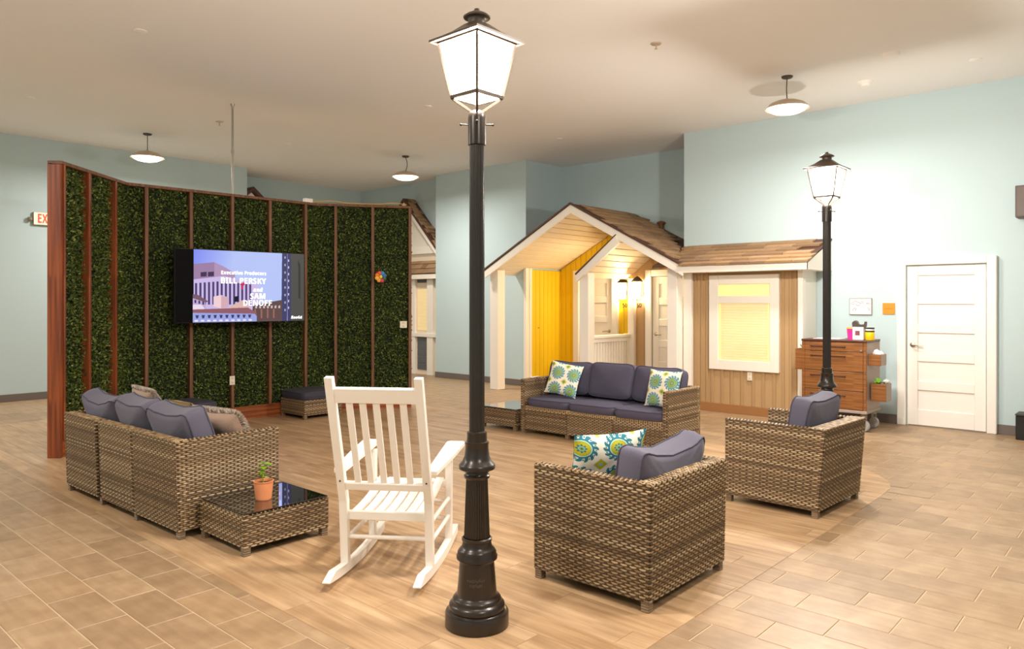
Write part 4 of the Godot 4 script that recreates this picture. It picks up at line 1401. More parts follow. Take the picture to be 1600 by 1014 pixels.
	for k in 16:
		var x0 := -8.8 + k * 0.12
		var x1 := minf(x0 + 0.111, -6.9)
		var board := PackedVector2Array([Vector2(x0, 0.0), Vector2(x1, 0.0), Vector2(x1, yat.call(x1) - 0.085), Vector2(x0, yat.call(x0) - 0.085)])
		var m := MB.new()
		m.prism(board, -11.162, -11.148)
		part("siding_board", m, M.yellow, ybn)
	text("502", 0.105, 0.006, M.number, ybn, Vector3(-7.315, 1.48, -11.144), "house_number")
	# tan walls
	var tb := MB.new()
	tb.prism(PackedVector2Array([Vector2(-6.9, 0), Vector2(-5.3, 0), Vector2(-5.3, 2.08), Vector2(-6.22, 2.55), Vector2(-6.9, 2.03)]), -10.78, -10.7)
	var tbn := part("tan_back_wall", tb, M.tan, o)
	for k in 10:
		var x := -6.82 + k * 0.16
		if x > -5.35: break
		if x > -6.6 and x < -5.5:
			part("batten", one_box(Vector3(x - 0.02, 2.09, -10.702), Vector3(x + 0.02, minf(y2.call(x), yat.call(x) - 0.08) - 0.01, -10.684), 0.004), M.tan_dark, tbn)
		else:
			part("batten", one_box(Vector3(x - 0.02, 0, -10.702), Vector3(x + 0.02, 2.0, -10.684), 0.004), M.tan_dark, tbn)
	text("501", 0.10, 0.006, M.number, tbn, Vector3(-6.735, 1.485, -10.694), "house_number")
	var tf := part("tan_front_wall", one_box(Vector3(-5.2, 0, -9.70), Vector3(-3.65, 2.02, -9.62)), M.tan, o)
	for x in [-5.13, -5.03, -4.95, -3.86, -3.76, -3.70]:
		part("batten", one_box(Vector3(x - 0.02, 0.12, -9.622), Vector3(x + 0.02, 1.96, -9.603), 0.005), M.tan_dark, tf)
	for x in [-4.87, -4.72, -4.58, -4.43, -4.27, -4.13, -3.98]:
		part("batten", one_box(Vector3(x - 0.022, 0.12, -9.622), Vector3(x + 0.022, 0.6, -9.603), 0.005), M.tan_dark, tf)
	part("base_board", one_box(Vector3(-5.2, 0, -9.622), Vector3(-3.65, 0.12, -9.60), 0.003), M.tan_board, tf)
	part("side_wall", one_box(Vector3(-3.65, 0, -10.19), Vector3(-3.635, 1.96, -9.63)), M.house_white, o)
	part("side_wall", one_box(Vector3(-5.3, 0, -10.7), Vector3(-5.2, 1.96, -9.70)), M.tan, o)
	part("corner_trim", one_box(Vector3(-3.66, 0, -9.70), Vector3(-3.595, 1.96, -9.59), 0.004), M.house_white, o)
	# window with lit blind
	var wn := Node3D.new()
	wn.name = "window_1"
	add_child(wn)
	tag(wn, "white framed window with glowing yellow blind in the tan wall of the porch house", "window", "", "structure")
	var z0 := -9.62
	var z1 := -9.575
	for b in [[-4.907, -4.768, 0.6, 1.914], [-4.03, -3.903, 0.6, 1.914]]:
		part("window_frame", one_box(Vector3(b[0], b[2], z0), Vector3(b[1], b[3], z1), 0.005), M.house_white, wn)
	for b in [[0.6, 0.738], [1.523, 1.627], [1.788, 1.914]]:
		part("window_frame", one_box(Vector3(-4.768, b[0], z0), Vector3(-4.03, b[1], z1 - 0.001), 0.005), M.house_white, wn)
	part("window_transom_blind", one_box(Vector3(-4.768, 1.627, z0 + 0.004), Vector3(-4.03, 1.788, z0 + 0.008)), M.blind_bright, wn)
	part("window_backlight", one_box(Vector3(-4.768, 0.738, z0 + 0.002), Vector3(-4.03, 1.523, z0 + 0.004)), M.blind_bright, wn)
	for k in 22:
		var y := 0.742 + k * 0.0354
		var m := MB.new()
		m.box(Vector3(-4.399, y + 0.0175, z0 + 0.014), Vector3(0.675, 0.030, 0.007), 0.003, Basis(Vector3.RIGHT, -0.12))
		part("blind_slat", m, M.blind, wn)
	part("window_pane", one_box(Vector3(-4.768, 0.738, z0 + 0.028), Vector3(-4.03, 1.523, z0 + 0.031)), M.glass, wn)
	part("window_pane", one_box(Vector3(-4.768, 1.627, z0 + 0.028), Vector3(-4.03, 1.788, z0 + 0.031)), M.glass, wn)
	door("door_2", Vector3(-7.96, 0, -11.14), 0.0, 0.72, 2.0, 0.13, 1, "white panel door in the yellow wall, seen over the porch railing")
	door("door_3", Vector3(-6.08, 0, -10.69), 0.0, 0.8, 1.96, 0.115, -1, "white panel door in the tan wall of the inner porch")
	sconce(Vector3(-7.3, 1.72, -11.145), "glowing wall lantern beside the yellow wall's door number")
	sconce(Vector3(-6.72, 1.72, -10.70), "black caged wall lantern above the tan wall's door number")

func sconce(at: Vector3, label: String) -> void:
	var o := thing("wall_lantern", label, "wall lantern", at, 0.0)
	o.scale = Vector3.ONE * 1.4
	var b := MB.new()
	b.box(Vector3(0, 0.02, 0.01), Vector3(0.09, 0.14, 0.02), 0.006)
	b.tube([Vector3(0, 0.1, 0.015), Vector3(0, 0.16, 0.04), Vector3(0, 0.175, 0.085)], 0.008, 8)
	part("wall_bracket", b, M.cord, o)
	var cg := MB.new()
	cg.lathe([[0.075, 0.115], [0.07, 0.125], [0.03, 0.165], [0.008, 0.178], [0.0, 0.18]], 16, Vector3(0, 0, 0.095))
	cg.lathe([[0.0, 0.112], [0.075, 0.115]], 16, Vector3(0, 0, 0.095))
	for s in 6:
		var d := Vector3(cos(s * TAU / 6), 0, sin(s * TAU / 6))
		cg.tube([d * 0.066 + Vector3(0, 0.12, 0.095), d * 0.05 + Vector3(0, -0.1, 0.095)], 0.0035, 6)
	cg.lathe([[0.0, -0.108], [0.055, -0.108], [0.055, -0.1], [0.0, -0.1]], 16, Vector3(0, 0, 0.095))
	part("lantern_cage", cg, M.cord, o)
	var gl := MB.new()
	gl.lathe([[0.0, -0.098], [0.038, -0.094], [0.047, -0.02], [0.054, 0.06], [0.045, 0.104], [0.0, 0.108]], 20, Vector3(0, 0, 0.095))
	part("lamp_globe", gl, M.sconce_glow if M.has("sconce_glow") else glow(Color(1.0, 0.9, 0.66), 8.0), o)
	lamp_light("wall_lantern_light", at + Vector3(0, 0.02, 0.133), Color(1.0, 0.90, 0.70), 1.0, 0.05)

func far_houses() -> void:
	# gabled house at the end of the passage, right of the hedge screen
	var o := thing("gabled_house", "pale house front with steep shingled gable and yellow blind beyond the hedge screen's right end", "house facade")
	var z := -10.42
	var ax := -12.35
	var ay := 3.74
	var sl := 1.05
	var ga := MB.new()
	ga.prism(PackedVector2Array([Vector2(ax, ay - 0.1), Vector2(ax + 1.3, ay - 0.1 - 1.3 * sl), Vector2(ax - 1.3, ay - 0.1 - 1.3 * sl)]), -10.5, z)
	part("gable_wall", ga, M.house_white, o)
	for s in [-1.0, 1.0]:
		var m := MB.new()
		m.prism(PackedVector2Array([Vector2(ax, ay - 0.03), Vector2(ax + s * 1.4, ay - 0.03 - 1.4 * sl), Vector2(ax + s * 1.4, ay - 0.17 - 1.4 * sl), Vector2(ax, ay - 0.17)]), z, z + 0.21)
		part("fascia", m, M.house_white, o)
		var rf := MB.new()
		rf.prism(PackedVector2Array([Vector2(ax, ay + 0.03), Vector2(ax + s * 1.45, ay + 0.03 - 1.45 * sl), Vector2(ax + s * 1.45, ay - 0.03 - 1.45 * sl), Vector2(ax, ay - 0.03)]), -10.5, z + 0.25)
		var deck := part("gable_roof", rf, M.roof_edge, o)
		if s > 0: roof_tiles(deck, Vector3(ax, ay + 0.032, -10.49), Vector3(0, 0, 1), Vector3(1, -sl, 0).normalized(), 0.32, 2.0, 0.12, 0.105, func(_p: Vector3) -> bool: return true)
	part("gable_band", one_box(Vector3(-13.4, 2.56, -10.5), Vector3(-11.29, 2.72, z + 0.1), 0.004), M.house_white, o)
	# lower skirt roof
	var sk := MB.new()
	sk.prism(PackedVector2Array([Vector2(-10.5, 2.55), Vector2(-10.18, 2.14), Vector2(-10.18, 2.11), Vector2(-10.5, 2.52)]), -13.4, -11.3, Transform3D(Basis(Vector3(0, 0, 1), Vector3(0, 1, 0), Vector3(1, 0, 0)), Vector3.ZERO))
	var skn := part("skirt_roof", sk, M.roof_edge, o)
	roof_tiles(skn, Vector3(-13.4, 2.553, -10.49), Vector3(1, 0, 0), Vector3(0, -0.41, 0.32).normalized(), 2.1, 0.52, 0.13, 0.22, func(_p: Vector3) -> bool: return true)
	part("fascia", one_box(Vector3(-13.4, 2.02, -10.21), Vector3(-11.3, 2.12, -10.17), 0.003), M.house_white, o)
	part("porch_wall", one_box(Vector3(-13.4, 0, -10.5), Vector3(-11.3, 2.5, -10.36)), M.soffit, o)
	for x in [-12.2, -11.63]:
		part("porch_post", one_box(Vector3(x - 0.10, 0, -10.36), Vector3(x + 0.09, 2.05, -10.30), 0.004), M.house_white, o)
	part("sill_board", one_box(Vector3(-12.4, 0.80, -10.36), Vector3(-11.3, 0.88, -10.28), 0.004), M.house_white, o)
	for k in 5:
		part("siding_board", one_box(Vector3(-12.08, 0.1 + k * 0.14, -10.36), Vector3(-11.75, 0.232 + k * 0.14, -10.345 + 0.004), 0.004), M.slate, o)
	part("vent_slot", one_box(Vector3(-12.08, 1.95, -10.36), Vector3(-11.75, 2.04, -10.34), 0.003), M.slate, o)
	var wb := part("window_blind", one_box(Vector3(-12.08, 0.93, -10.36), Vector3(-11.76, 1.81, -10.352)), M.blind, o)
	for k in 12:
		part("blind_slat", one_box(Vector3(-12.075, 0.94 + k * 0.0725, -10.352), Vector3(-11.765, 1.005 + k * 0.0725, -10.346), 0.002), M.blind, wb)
	# tip of another gable behind the hedge screen, on the left recess wall
	var g := thing("small_gable", "tip of a shingled white gable rising above the middle of the hedge screen", "house facade")
	var gp := MB.new()
	gp.prism(PackedVector2Array([Vector2(-7.56, 3.78), Vector2(-7.2, 3.45), Vector2(-7.2, 2.95), Vector2(-8.5, 2.95)]), -14.29, -14.0, Transform3D(Basis(Vector3(0, 0, 1), Vector3(0, 1, 0), Vector3(1, 0, 0)), Vector3.ZERO))
	part("gable_wall", gp, M.house_white, g)
	for s in [-1.0, 1.0]:
		var m := MB.new()
		var rl: float = 0.37 if s > 0 else 1.1
		m.prism(PackedVector2Array([Vector2(-7.56, 3.88), Vector2(-7.56 + s * rl, 3.88 - 0.864 * rl), Vector2(-7.56 + s * rl, 3.80 - 0.864 * rl), Vector2(-7.56, 3.80)]), -14.29, -13.88, Transform3D(Basis(Vector3(0, 0, 1), Vector3(0, 1, 0), Vector3(1, 0, 0)), Vector3.ZERO))
		part("gable_roof", m, M.roof_edge, g)

# ---------------------------------------------------------------- television
func fill_poly(im: Image, pts: Array, c: Color) -> void:
	var poly := PackedVector2Array()
	var lo := Vector2(1e9, 1e9)
	var hi := -lo
	var sx := im.get_width() / 160.0
	for p in pts:
		var q := Vector2(p[0], p[1]) * sx
		poly.append(q)
		lo = lo.min(q)
		hi = hi.max(q)
	for y in range(maxi(0, int(lo.y)), mini(im.get_height(), int(hi.y) + 1)):
		for x in range(maxi(0, int(lo.x)), mini(im.get_width(), int(hi.x) + 1)):
			if Geometry2D.is_point_in_polygon(Vector2(x + 0.5, y + 0.5), poly): im.set_pixel(x, y, c)

func screen() -> void:
	var a := Vector3(-8.847, 0, -3.80)
	var b := Vector3(-8.663, 0, -5.448)
	var d := (b - a).normalized()
	var w := a.distance_to(b)
	var h := 0.902
	var nn := d.cross(Vector3.UP)
	if nn.x < 0: nn = -nn
	var o := thing("television", "wide flat television showing a film title over a city street, mounted on the hedge screen", "television", Vector3((a.x + b.x) / 2, 1.738, (a.z + b.z) / 2))
	o.basis = Basis(d, Vector3.UP, d.cross(Vector3.UP))
	part("body", one_box(Vector3(-w / 2, -h / 2, -0.05), Vector3(w / 2, h / 2, -0.002), 0.006), M.black, o)
	var mt := MB.new()
	mt.box(Vector3(0, 0, -0.10), Vector3(0.4, 0.3, 0.10), 0.01)
	mt.box(Vector3(0, 0, -0.20), Vector3(0.08, 0.08, 0.16), 0.01)
	part("wall_mount", mt, M.black, o)
	# picture: 160 x 90 units
	var im := Image.create(640, 360, false, Image.FORMAT_RGB8)
	im.fill(rgb(10, 8, 8))
	for y in 360:
		for x in range(84, 520):
			im.set_pixel(x, y, rgb(128, 138, 236).lerp(rgb(176, 190, 238), clampf((x - 84) / 200.0 + y / 700.0, 0, 1)))
	fill_poly(im, [[130, 0], [142, 0], [142, 90], [129, 90]], rgb(66, 66, 104))
	fill_poly(im, [[142, 0], [160, 0], [160, 90], [142, 90]], rgb(80, 78, 74))  # grey reflection on the glass, painted into the picture
	fill_poly(im, [[151, 8], [155, 14], [155, 60], [152, 60], [152, 20]], rgb(58, 58, 56))
	fill_poly(im, [[21, 18], [45, 15], [56, 20], [70, 28], [70, 60], [21, 60]], rgb(152, 124, 158))
	fill_poly(im, [[45, 15], [56, 20], [70, 28], [70, 40], [45, 33]], rgb(172, 142, 176))
	for q in [[29, 28], [37.5, 27.5]]: fill_poly(im, [[q[0], q[1]], [q[0] + 7, q[1] - 0.8], [q[0] + 7, q[1] + 5], [q[0], q[1] + 5.5]], rgb(70, 54, 84))
	fill_poly(im, [[21, 37], [56, 32], [100, 42], [100, 78], [21, 78]], rgb(196, 180, 222))
	for k in 14:
		var x := 22.5 + k * 5.0
		fill_poly(im, [[x, 38.5 + absf(k - 6.0) * 0.5], [x + 2.4, 38.5 + absf(k - 6.0) * 0.5], [x + 2.4, 68], [x, 68]], rgb(78, 62, 110))
	fill_poly(im, [[108, 66], [130, 62], [130, 90], [90, 90], [92, 70]], rgb(96, 74, 74))
	for k in 7: fill_poly(im, [[95 + k * 5, 70], [97.5 + k * 5, 69], [97.5 + k * 5, 73], [95 + k * 5, 73]], rgb(206, 176, 178))
	for k in 4: fill_poly(im, [[94 + k * 8, 74], [96 + k * 8, 74], [96 + k * 8, 86], [94 + k * 8, 86]], rgb(150, 104, 88))
	fill_poly(im, [[20, 55], [26, 56], [38, 64], [34, 66], [20, 62]], rgb(118, 88, 104))
	fill_poly(im, [[20, 60], [34, 65], [36, 78], [20, 78]], rgb(186, 164, 206))
	for k in 3: fill_poly(im, [[22 + k * 4.5, 62 + k], [24 + k * 4.5, 62.5 + k], [24 + k * 4.5, 66 + k], [22 + k * 4.5, 66 + k]], rgb(70, 52, 92))
	fill_poly(im, [[20, 68], [30, 68], [36, 76], [20, 76]], rgb(226, 210, 226))
	fill_poly(im, [[44, 58], [53, 56], [62, 59], [62, 71], [53, 73], [44, 70]], rgb(232, 200, 206))
	fill_poly(im, [[53, 56.5], [62, 59], [62, 71], [53, 73]], rgb(204, 166, 178))
	fill_poly(im, [[64, 70], [80, 62], [88, 72], [88, 76], [64, 74]], rgb(214, 176, 168))
	fill_poly(im, [[69, 58], [74, 57], [74, 64], [69, 65]], rgb(34, 28, 44))
	fill_poly(im, [[20, 74], [86, 72], [97, 79], [97, 82], [20, 80]], rgb(142, 92, 102))
	fill_poly(im, [[20, 78], [94, 80], [97, 83], [97, 90], [20, 90]], rgb(150, 160, 216))
	for k in 10: fill_poly(im, [[23 + k * 7, 81], [27 + k * 7, 81], [26 + k * 7, 85], [24 + k * 7, 85]], rgb(62, 58, 112))
	for k in 10: fill_poly(im, [[22 + k * 7.2, 87], [26 + k * 7.2, 87], [26 + k * 7.2, 89], [22 + k * 7.2, 89]], rgb(232, 220, 240))
	fill_poly(im, [[76, 39], [79, 41], [82, 38], [82, 42], [80, 44], [80, 49], [78, 49], [78, 44], [76, 42]], rgb(196, 44, 84))
	for k in 8:
		fill_poly(im, [[133, 4 + k * 10], [135, 4 + k * 10], [135, 7 + k * 10], [133, 7 + k * 10]], rgb(150, 160, 190))
		fill_poly(im, [[138, 8 + k * 9], [139.5, 8 + k * 9], [139.5, 11 + k * 9], [138, 11 + k * 9]], rgb(190, 196, 214))
	fill_poly(im, [[137, 0], [137.6, 0], [137.6, 90], [136.6, 90]], rgb(150, 142, 180))
	var sm := mat(rgb(10, 10, 10), 0.12)
	sm.roughness = 0.3
	sm.metallic_specular = 0.12
	sm.emission_enabled = true
	sm.emission_texture = ImageTexture.create_from_image(im)
	sm.emission = Color.BLACK
	sm.emission_energy_multiplier = 1.0
	var sc := MB.new()
	var iw := w / 2 - 0.008
	var ih := h / 2 - 0.008
	sc.quad(Vector3(-iw, -ih, 0), Vector3(iw, -ih, 0), Vector3(iw, ih, 0), Vector3(-iw, ih, 0))
	var scn := part("screen", sc, sm, o)
	var wt := glow(Color(1, 1, 1), 1.0)
	var U := 2.0 * iw / 160.0
	var put := func(s: String, x: float, y: float, hgt: float) -> void:
		text(s, hgt * U * 1.38, 0.002, wt, scn, Vector3(-iw + x * U, ih - y * U, 0.0015), "screen_lettering")
	put.call("Executive Producers", 81.0, 26.5, 4.2)
	put.call("BILL PERSKY", 80.5, 36.2, 7.0)
	put.call("and", 98.5, 47.0, 5.0)
	put.call("SAM", 98.5, 55.0, 7.0)
	put.call("DENOFF", 98.0, 63.5, 7.0)
	put.call("TooGd", 150.0, 82.0, 3.4)
	var lg := MB.new()
	lg.lathe([[0.0, 0.0], [1.0 * U, 0.0], [1.0 * U, 0.002], [0.0, 0.002]], 16, Vector3(-iw + 143.6 * U, ih - 80.8 * U, 0.001), 0, 0.0, Basis(Vector3.RIGHT, PI / 2))
	lg.box(Vector3(-iw + 142.7 * U, ih - 82.6 * U, 0.0015), Vector3(0.9 * U, 2.0 * U, 0.002), 0.0, Basis(Vector3.BACK, -0.35))
	lg.box(Vector3(-iw + 144.5 * U, ih - 82.6 * U, 0.0015), Vector3(0.9 * U, 2.0 * U, 0.002), 0.0, Basis(Vector3.BACK, 0.35))
	part("screen_emblem", lg, wt, scn)
	var l := AreaLight3D.new()
	l.name = "television_screen_light"
	add_child(l)
	l.area_size = Vector2(1.0, 0.8)
	l.basis = Basis(-d, Vector3.UP, nn * -1.0)
	l.position = o.position + nn * 0.03
	l.light_color = Color(0.72, 0.76, 1.0)
	l.light_energy = 0.3
	l.area_range = 20.0
	l.shadow_enabled = true

# ---------------------------------------------------------------- rolling cart by the right wall
func cart() -> void:
	var x0 := -3.477
	var x1 := -2.72
	var z1 := -9.25
	var z0 := -9.78
	var o := thing("tool_cart", "wooden rolling drawer cart with side boxes standing against the aqua wall", "cart", Vector3((x0 + x1) / 2, 0, (z0 + z1) / 2))
	var hx := (x1 - x0) / 2
	var hz := (z1 - z0) / 2
	part("body", one_box(Vector3(-hx, 0.25, -hz), Vector3(hx, 1.06, hz - 0.02), 0.004), M.cart_grey, o)
	part("worktop", one_box(Vector3(-hx - 0.006, 1.06, -hz), Vector3(hx + 0.006, 1.085, hz + 0.006), 0.004), M.handle_brown, o)
	part("base_tray", one_box(Vector3(-hx - 0.008, 0.215, -hz - 0.008), Vector3(hx + 0.008, 0.25, hz + 0.008), 0.004), M.cart_grey, o)
	for s in [-1.0, 1.0]:
		part("side_stile", one_box(Vector3(s * hx, 0.25, hz - 0.02), Vector3(s * (hx - 0.035), 1.06, hz + 0.001), 0.002), M.oak, o)
	var ys := [1.055, 0.945, 0.705, 0.475, 0.255]
	for k in 4:
		var dr := part("drawer", one_box(Vector3(-hx + 0.037, ys[k + 1] + 0.003, hz - 0.02), Vector3(hx - 0.037, ys[k] - 0.003, hz + 0.004), 0.003), M.oak, o)
		var yy: float = ys[k] - (0.05 if k == 0 else 0.055)
		var hd := MB.new()
		hd.box(Vector3(-0.06, yy, hz + 0.022), Vector3(0.42, 0.014, 0.014), 0.004)
		for s in [-1.0, 1.0]: hd.box(Vector3(-0.06 + s * 0.19, yy, hz + 0.012), Vector3(0.02, 0.012, 0.02))
		part("drawer_handle", hd, M.handle_brown, dr)
	var lk := MB.new()
	lk.lathe([[0.0, 0.0], [0.012, 0.0], [0.012, 0.006], [0.0, 0.007]], 14, Vector3(hx - 0.06, 0.965, hz + 0.003), 0, 0.0, Basis(Vector3.RIGHT, PI / 2))
	part("lock", lk, M.steel, o)
	# hung boxes: open trays with walls
	var tray := func(bx0: float, bx1: float, by0: float, by1: float, bz0: float, bz1: float) -> void:
		var t := 0.01
		var tr := part("side_box", one_box(Vector3(bx0, by0, bz1 - t), Vector3(bx1, by1, bz1), 0.002), M.oak, o)
		part("box_side", one_box(Vector3(bx0, by0, bz0), Vector3(bx0 + t, by1, bz1 - t)), M.cart_grey, tr)
		part("box_side", one_box(Vector3(bx1 - t, by0, bz0), Vector3(bx1, by1, bz1 - t)), M.cart_grey, tr)
		part("box_back", one_box(Vector3(bx0 + t, by0, bz0), Vector3(bx1 - t, by1, bz0 + t)), M.cart_grey, tr)
		part("box_bottom", one_box(Vector3(bx0 + t, by0, bz0 + t), Vector3(bx1 - t, by0 + t, bz1 - t)), M.cart_grey, tr)
	tray.call(hx + 0.001, hx + 0.14, 0.79, 0.925, -0.02, 0.2)
	tray.call(hx + 0.02, hx + 0.185, 0.365, 0.575, -0.06, 0.16)
	tray.call(-hx - 0.085, -hx - 0.001, 0.70, 0.96, 0.05, hz - 0.005)
	for sx in [-1.0, 1.0]:
		for sz in [-1.0, 1.0]:
			var c := MB.new()
			var at := Vector3(sx * (hx - 0.06), 0.0, sz * (hz - 0.08))
			var rb := Basis(Vector3.UP, 1.1 if sx > 0 else 0.4)
			c.lathe([[0.0, 0.0], [0.03, 0.0], [0.03, 0.016], [0.0, 0.016]], 20, at + Vector3(0, 0.198, 0))
			c.box(at + Vector3(0, 0.183, 0) + rb * Vector3(0, 0, 0.01), Vector3(0.056, 0.03, 0.06), 0.006, rb)
			for q in [-1.0, 1.0]: c.box(at + Vector3(0, 0.128, 0) + rb * Vector3(q * 0.026, 0, 0.018), Vector3(0.005, 0.115, 0.035), 0.002, rb)
			var wn := part("caster", c, M.steel, o)
			var wm := MB.new()
			wm.lathe([[0.0, -0.018], [0.045, -0.018], [0.064, -0.014], [0.066, 0.0], [0.064, 0.014], [0.045, 0.018], [0.0, 0.018]], 28, at + Vector3(0, 0.0665, 0) + rb * Vector3(0, 0, 0.024), 0, 0.0, rb * Basis(Vector3.BACK, PI / 2))
			part("wheel", wm, M.rubber, wn)
			var hb := MB.new()
			hb.lathe([[0.0, -0.02], [0.028, -0.02], [0.03, 0.0], [0.028, 0.02], [0.0, 0.02]], 20, at + Vector3(0, 0.0665, 0) + rb * Vector3(0, 0, 0.024), 0, 0.0, rb * Basis(Vector3.BACK, PI / 2))
			part("wheel_hub", hb, M.cart_grey, wn)
	var top := 1.085
	var cx := (x0 + x1) / 2
	# things on top
	var cup := thing("pink_cup", "bright pink cup on the cart's top with a yellow rim showing", "cup", Vector3(-2.965, top, -9.47))
	var m := MB.new()
	m.lathe([[0.0, 0.0], [0.034, 0.0], [0.046, 0.13], [0.048, 0.134], [0.044, 0.134], [0.033, 0.008], [0.0, 0.008]], 28)
	part("cup_body", m, mat(rgb(238, 60, 168), 0.35), cup)
	m = MB.new()
	m.lathe([[0.045, 0.13], [0.049, 0.132], [0.049, 0.148], [0.044, 0.148]], 28)
	part("rim_band", m, mat(rgb(248, 200, 70), 0.4), cup)
	var bx := thing("white_box", "white box with a maroon square label on the cart's top", "box", Vector3(-2.865, top, -9.46))
	part("carton", one_box(Vector3(-0.062, 0, -0.05), Vector3(0.062, 0.155, 0.05), 0.004), mat(rgb(240, 232, 228), 0.5), bx)
	part("label_patch", one_box(Vector3(-0.03, 0.055, 0.05), Vector3(0.022, 0.11, 0.0515)), mat(rgb(132, 74, 84), 0.5), bx)
	var td := thing("tape_dispenser", "dark tape dispenser resting on the white box on the cart", "tape dispenser", Vector3(-2.87, top + 0.155, -9.46))
	m = MB.new()
	m.prism(PackedVector2Array([Vector2(-0.065, 0), Vector2(0.085, 0), Vector2(0.09, 0.065), Vector2(0.075, 0.068), Vector2(0.068, 0.035), Vector2(0.03, 0.028), Vector2(0.0, 0.035), Vector2(-0.015, 0.06), Vector2(-0.05, 0.072), Vector2(-0.07, 0.05)]), -0.028, 0.028)
	part("dispenser_body", m, mat(rgb(72, 62, 58), 0.45), td)
	m = MB.new()
	m.lathe([[0.014, -0.012], [0.034, -0.012], [0.034, 0.012], [0.014, 0.012]], 24, Vector3(-0.032, 0.045, 0.0), 0, 0.0, Basis(Vector3.RIGHT, PI / 2))
	part("tape_roll", m, mat(rgb(110, 98, 86), 0.4), td)
	var jr := thing("yellow_jar", "yellow jar with white and black lid at the right of the cart's top", "jar", Vector3(-2.745, top, -9.47))
	m = MB.new()
	m.lathe([[0.0, 0.0], [0.048, 0.0], [0.051, 0.006], [0.051, 0.1], [0.046, 0.108]], 28)
	part("jar_body", m, mat(rgb(244, 200, 20), 0.3), jr)
	m = MB.new()
	m.lathe([[0.051, 0.096], [0.052, 0.098], [0.052, 0.112], [0.0, 0.112]], 28)
	part("jar_band", m, M.black, jr)
	m = MB.new()
	m.lathe([[0.048, 0.11], [0.05, 0.112], [0.05, 0.134], [0.0, 0.134]], 28)
	part("jar_collar", m, M.trim, jr)
	m = MB.new()
	m.lathe([[0.05, 0.134], [0.051, 0.136], [0.051, 0.15], [0.0, 0.151]], 28)
	part("jar_lid", m, M.black, jr)
	var pad := thing("paper_pad", "white papers lying along the cart's top", "paper", Vector3(-3.19, top, -9.5))
	part("sheet", one_box(Vector3(-0.2, 0, -0.12), Vector3(0.12, 0.006, 0.12), 0.001), M.trim, pad)
	# contents of the boxes
	var tis := thing("white_tissue", "crumpled white tissues in the upper box on the cart's right side", "tissue", Vector3(cx + hx + 0.075, 0.90, (z0 + z1) / 2 + 0.07))
	crumple(tis, rgb(250, 240, 238), 5, 0.052, 0.03)
	var tis2 := thing("white_tissue", "crumpled pinkish tissue in the box on the cart's left side", "tissue", Vector3(cx - hx - 0.045, 0.985, (z0 + z1) / 2 + 0.15))
	crumple(tis2, rgb(248, 226, 222), 4, 0.038, 0.03)
	var gp := thing("green_packet", "leaf-green crumpled packet in the lower box on the cart's right side", "packet", Vector3(cx + hx + 0.075, 0.585, (z0 + z1) / 2 + 0.09))
	crumple(gp, rgb(120, 180, 50), 4, 0.035, 0.025)
	var wp := thing("white_packet", "white packet beside the green one in the lower box on the cart", "packet", Vector3(cx + hx + 0.145, 0.58, (z0 + z1) / 2 + 0.05))
	crumple(wp, rgb(236, 240, 230), 3, 0.036, 0.022)

func crumple(o: Node3D, c: Color, n: int, r: float, sp: float) -> void:
	var rr := RandomNumberGenerator.new()
	rr.seed = n * 7 + int(r * 1000)
	var fn := FastNoiseLite.new()
	fn.seed = n
	fn.frequency = 22.0
	var m := MB.new()
	for k in n:
		var st := m.v.size()
		m.ball(Vector3(rr.randf_range(-sp, sp), rr.randf_range(0, sp), rr.randf_range(-sp, sp)), Vector3(r, r * 0.8, r) * rr.randf_range(0.6, 1.0), 16, 10)
		for i in range(st, m.v.size()):
			m.v[i] += m.n[i] * fn.get_noise_3dv(m.v[i]) * r * 0.7
	smooth(m)
	part("crumpled_shape", m, mat(c, 0.7), o)

# ---------------------------------------------------------------- small things
func ceiling_disc(called: String, label: String, category: String, x: float, z: float, r: float, hgt: float, group := "") -> void:
	var o := thing(called, label, category, Vector3(x, CEIL, z), 0.0, group)
	var m := MB.new()
	m.lathe([[0.0, -hgt], [r * 0.8, -hgt], [r, -hgt * 0.55], [r, 0.0]], 28)
	part("cover_plate", m, M.trim, o)

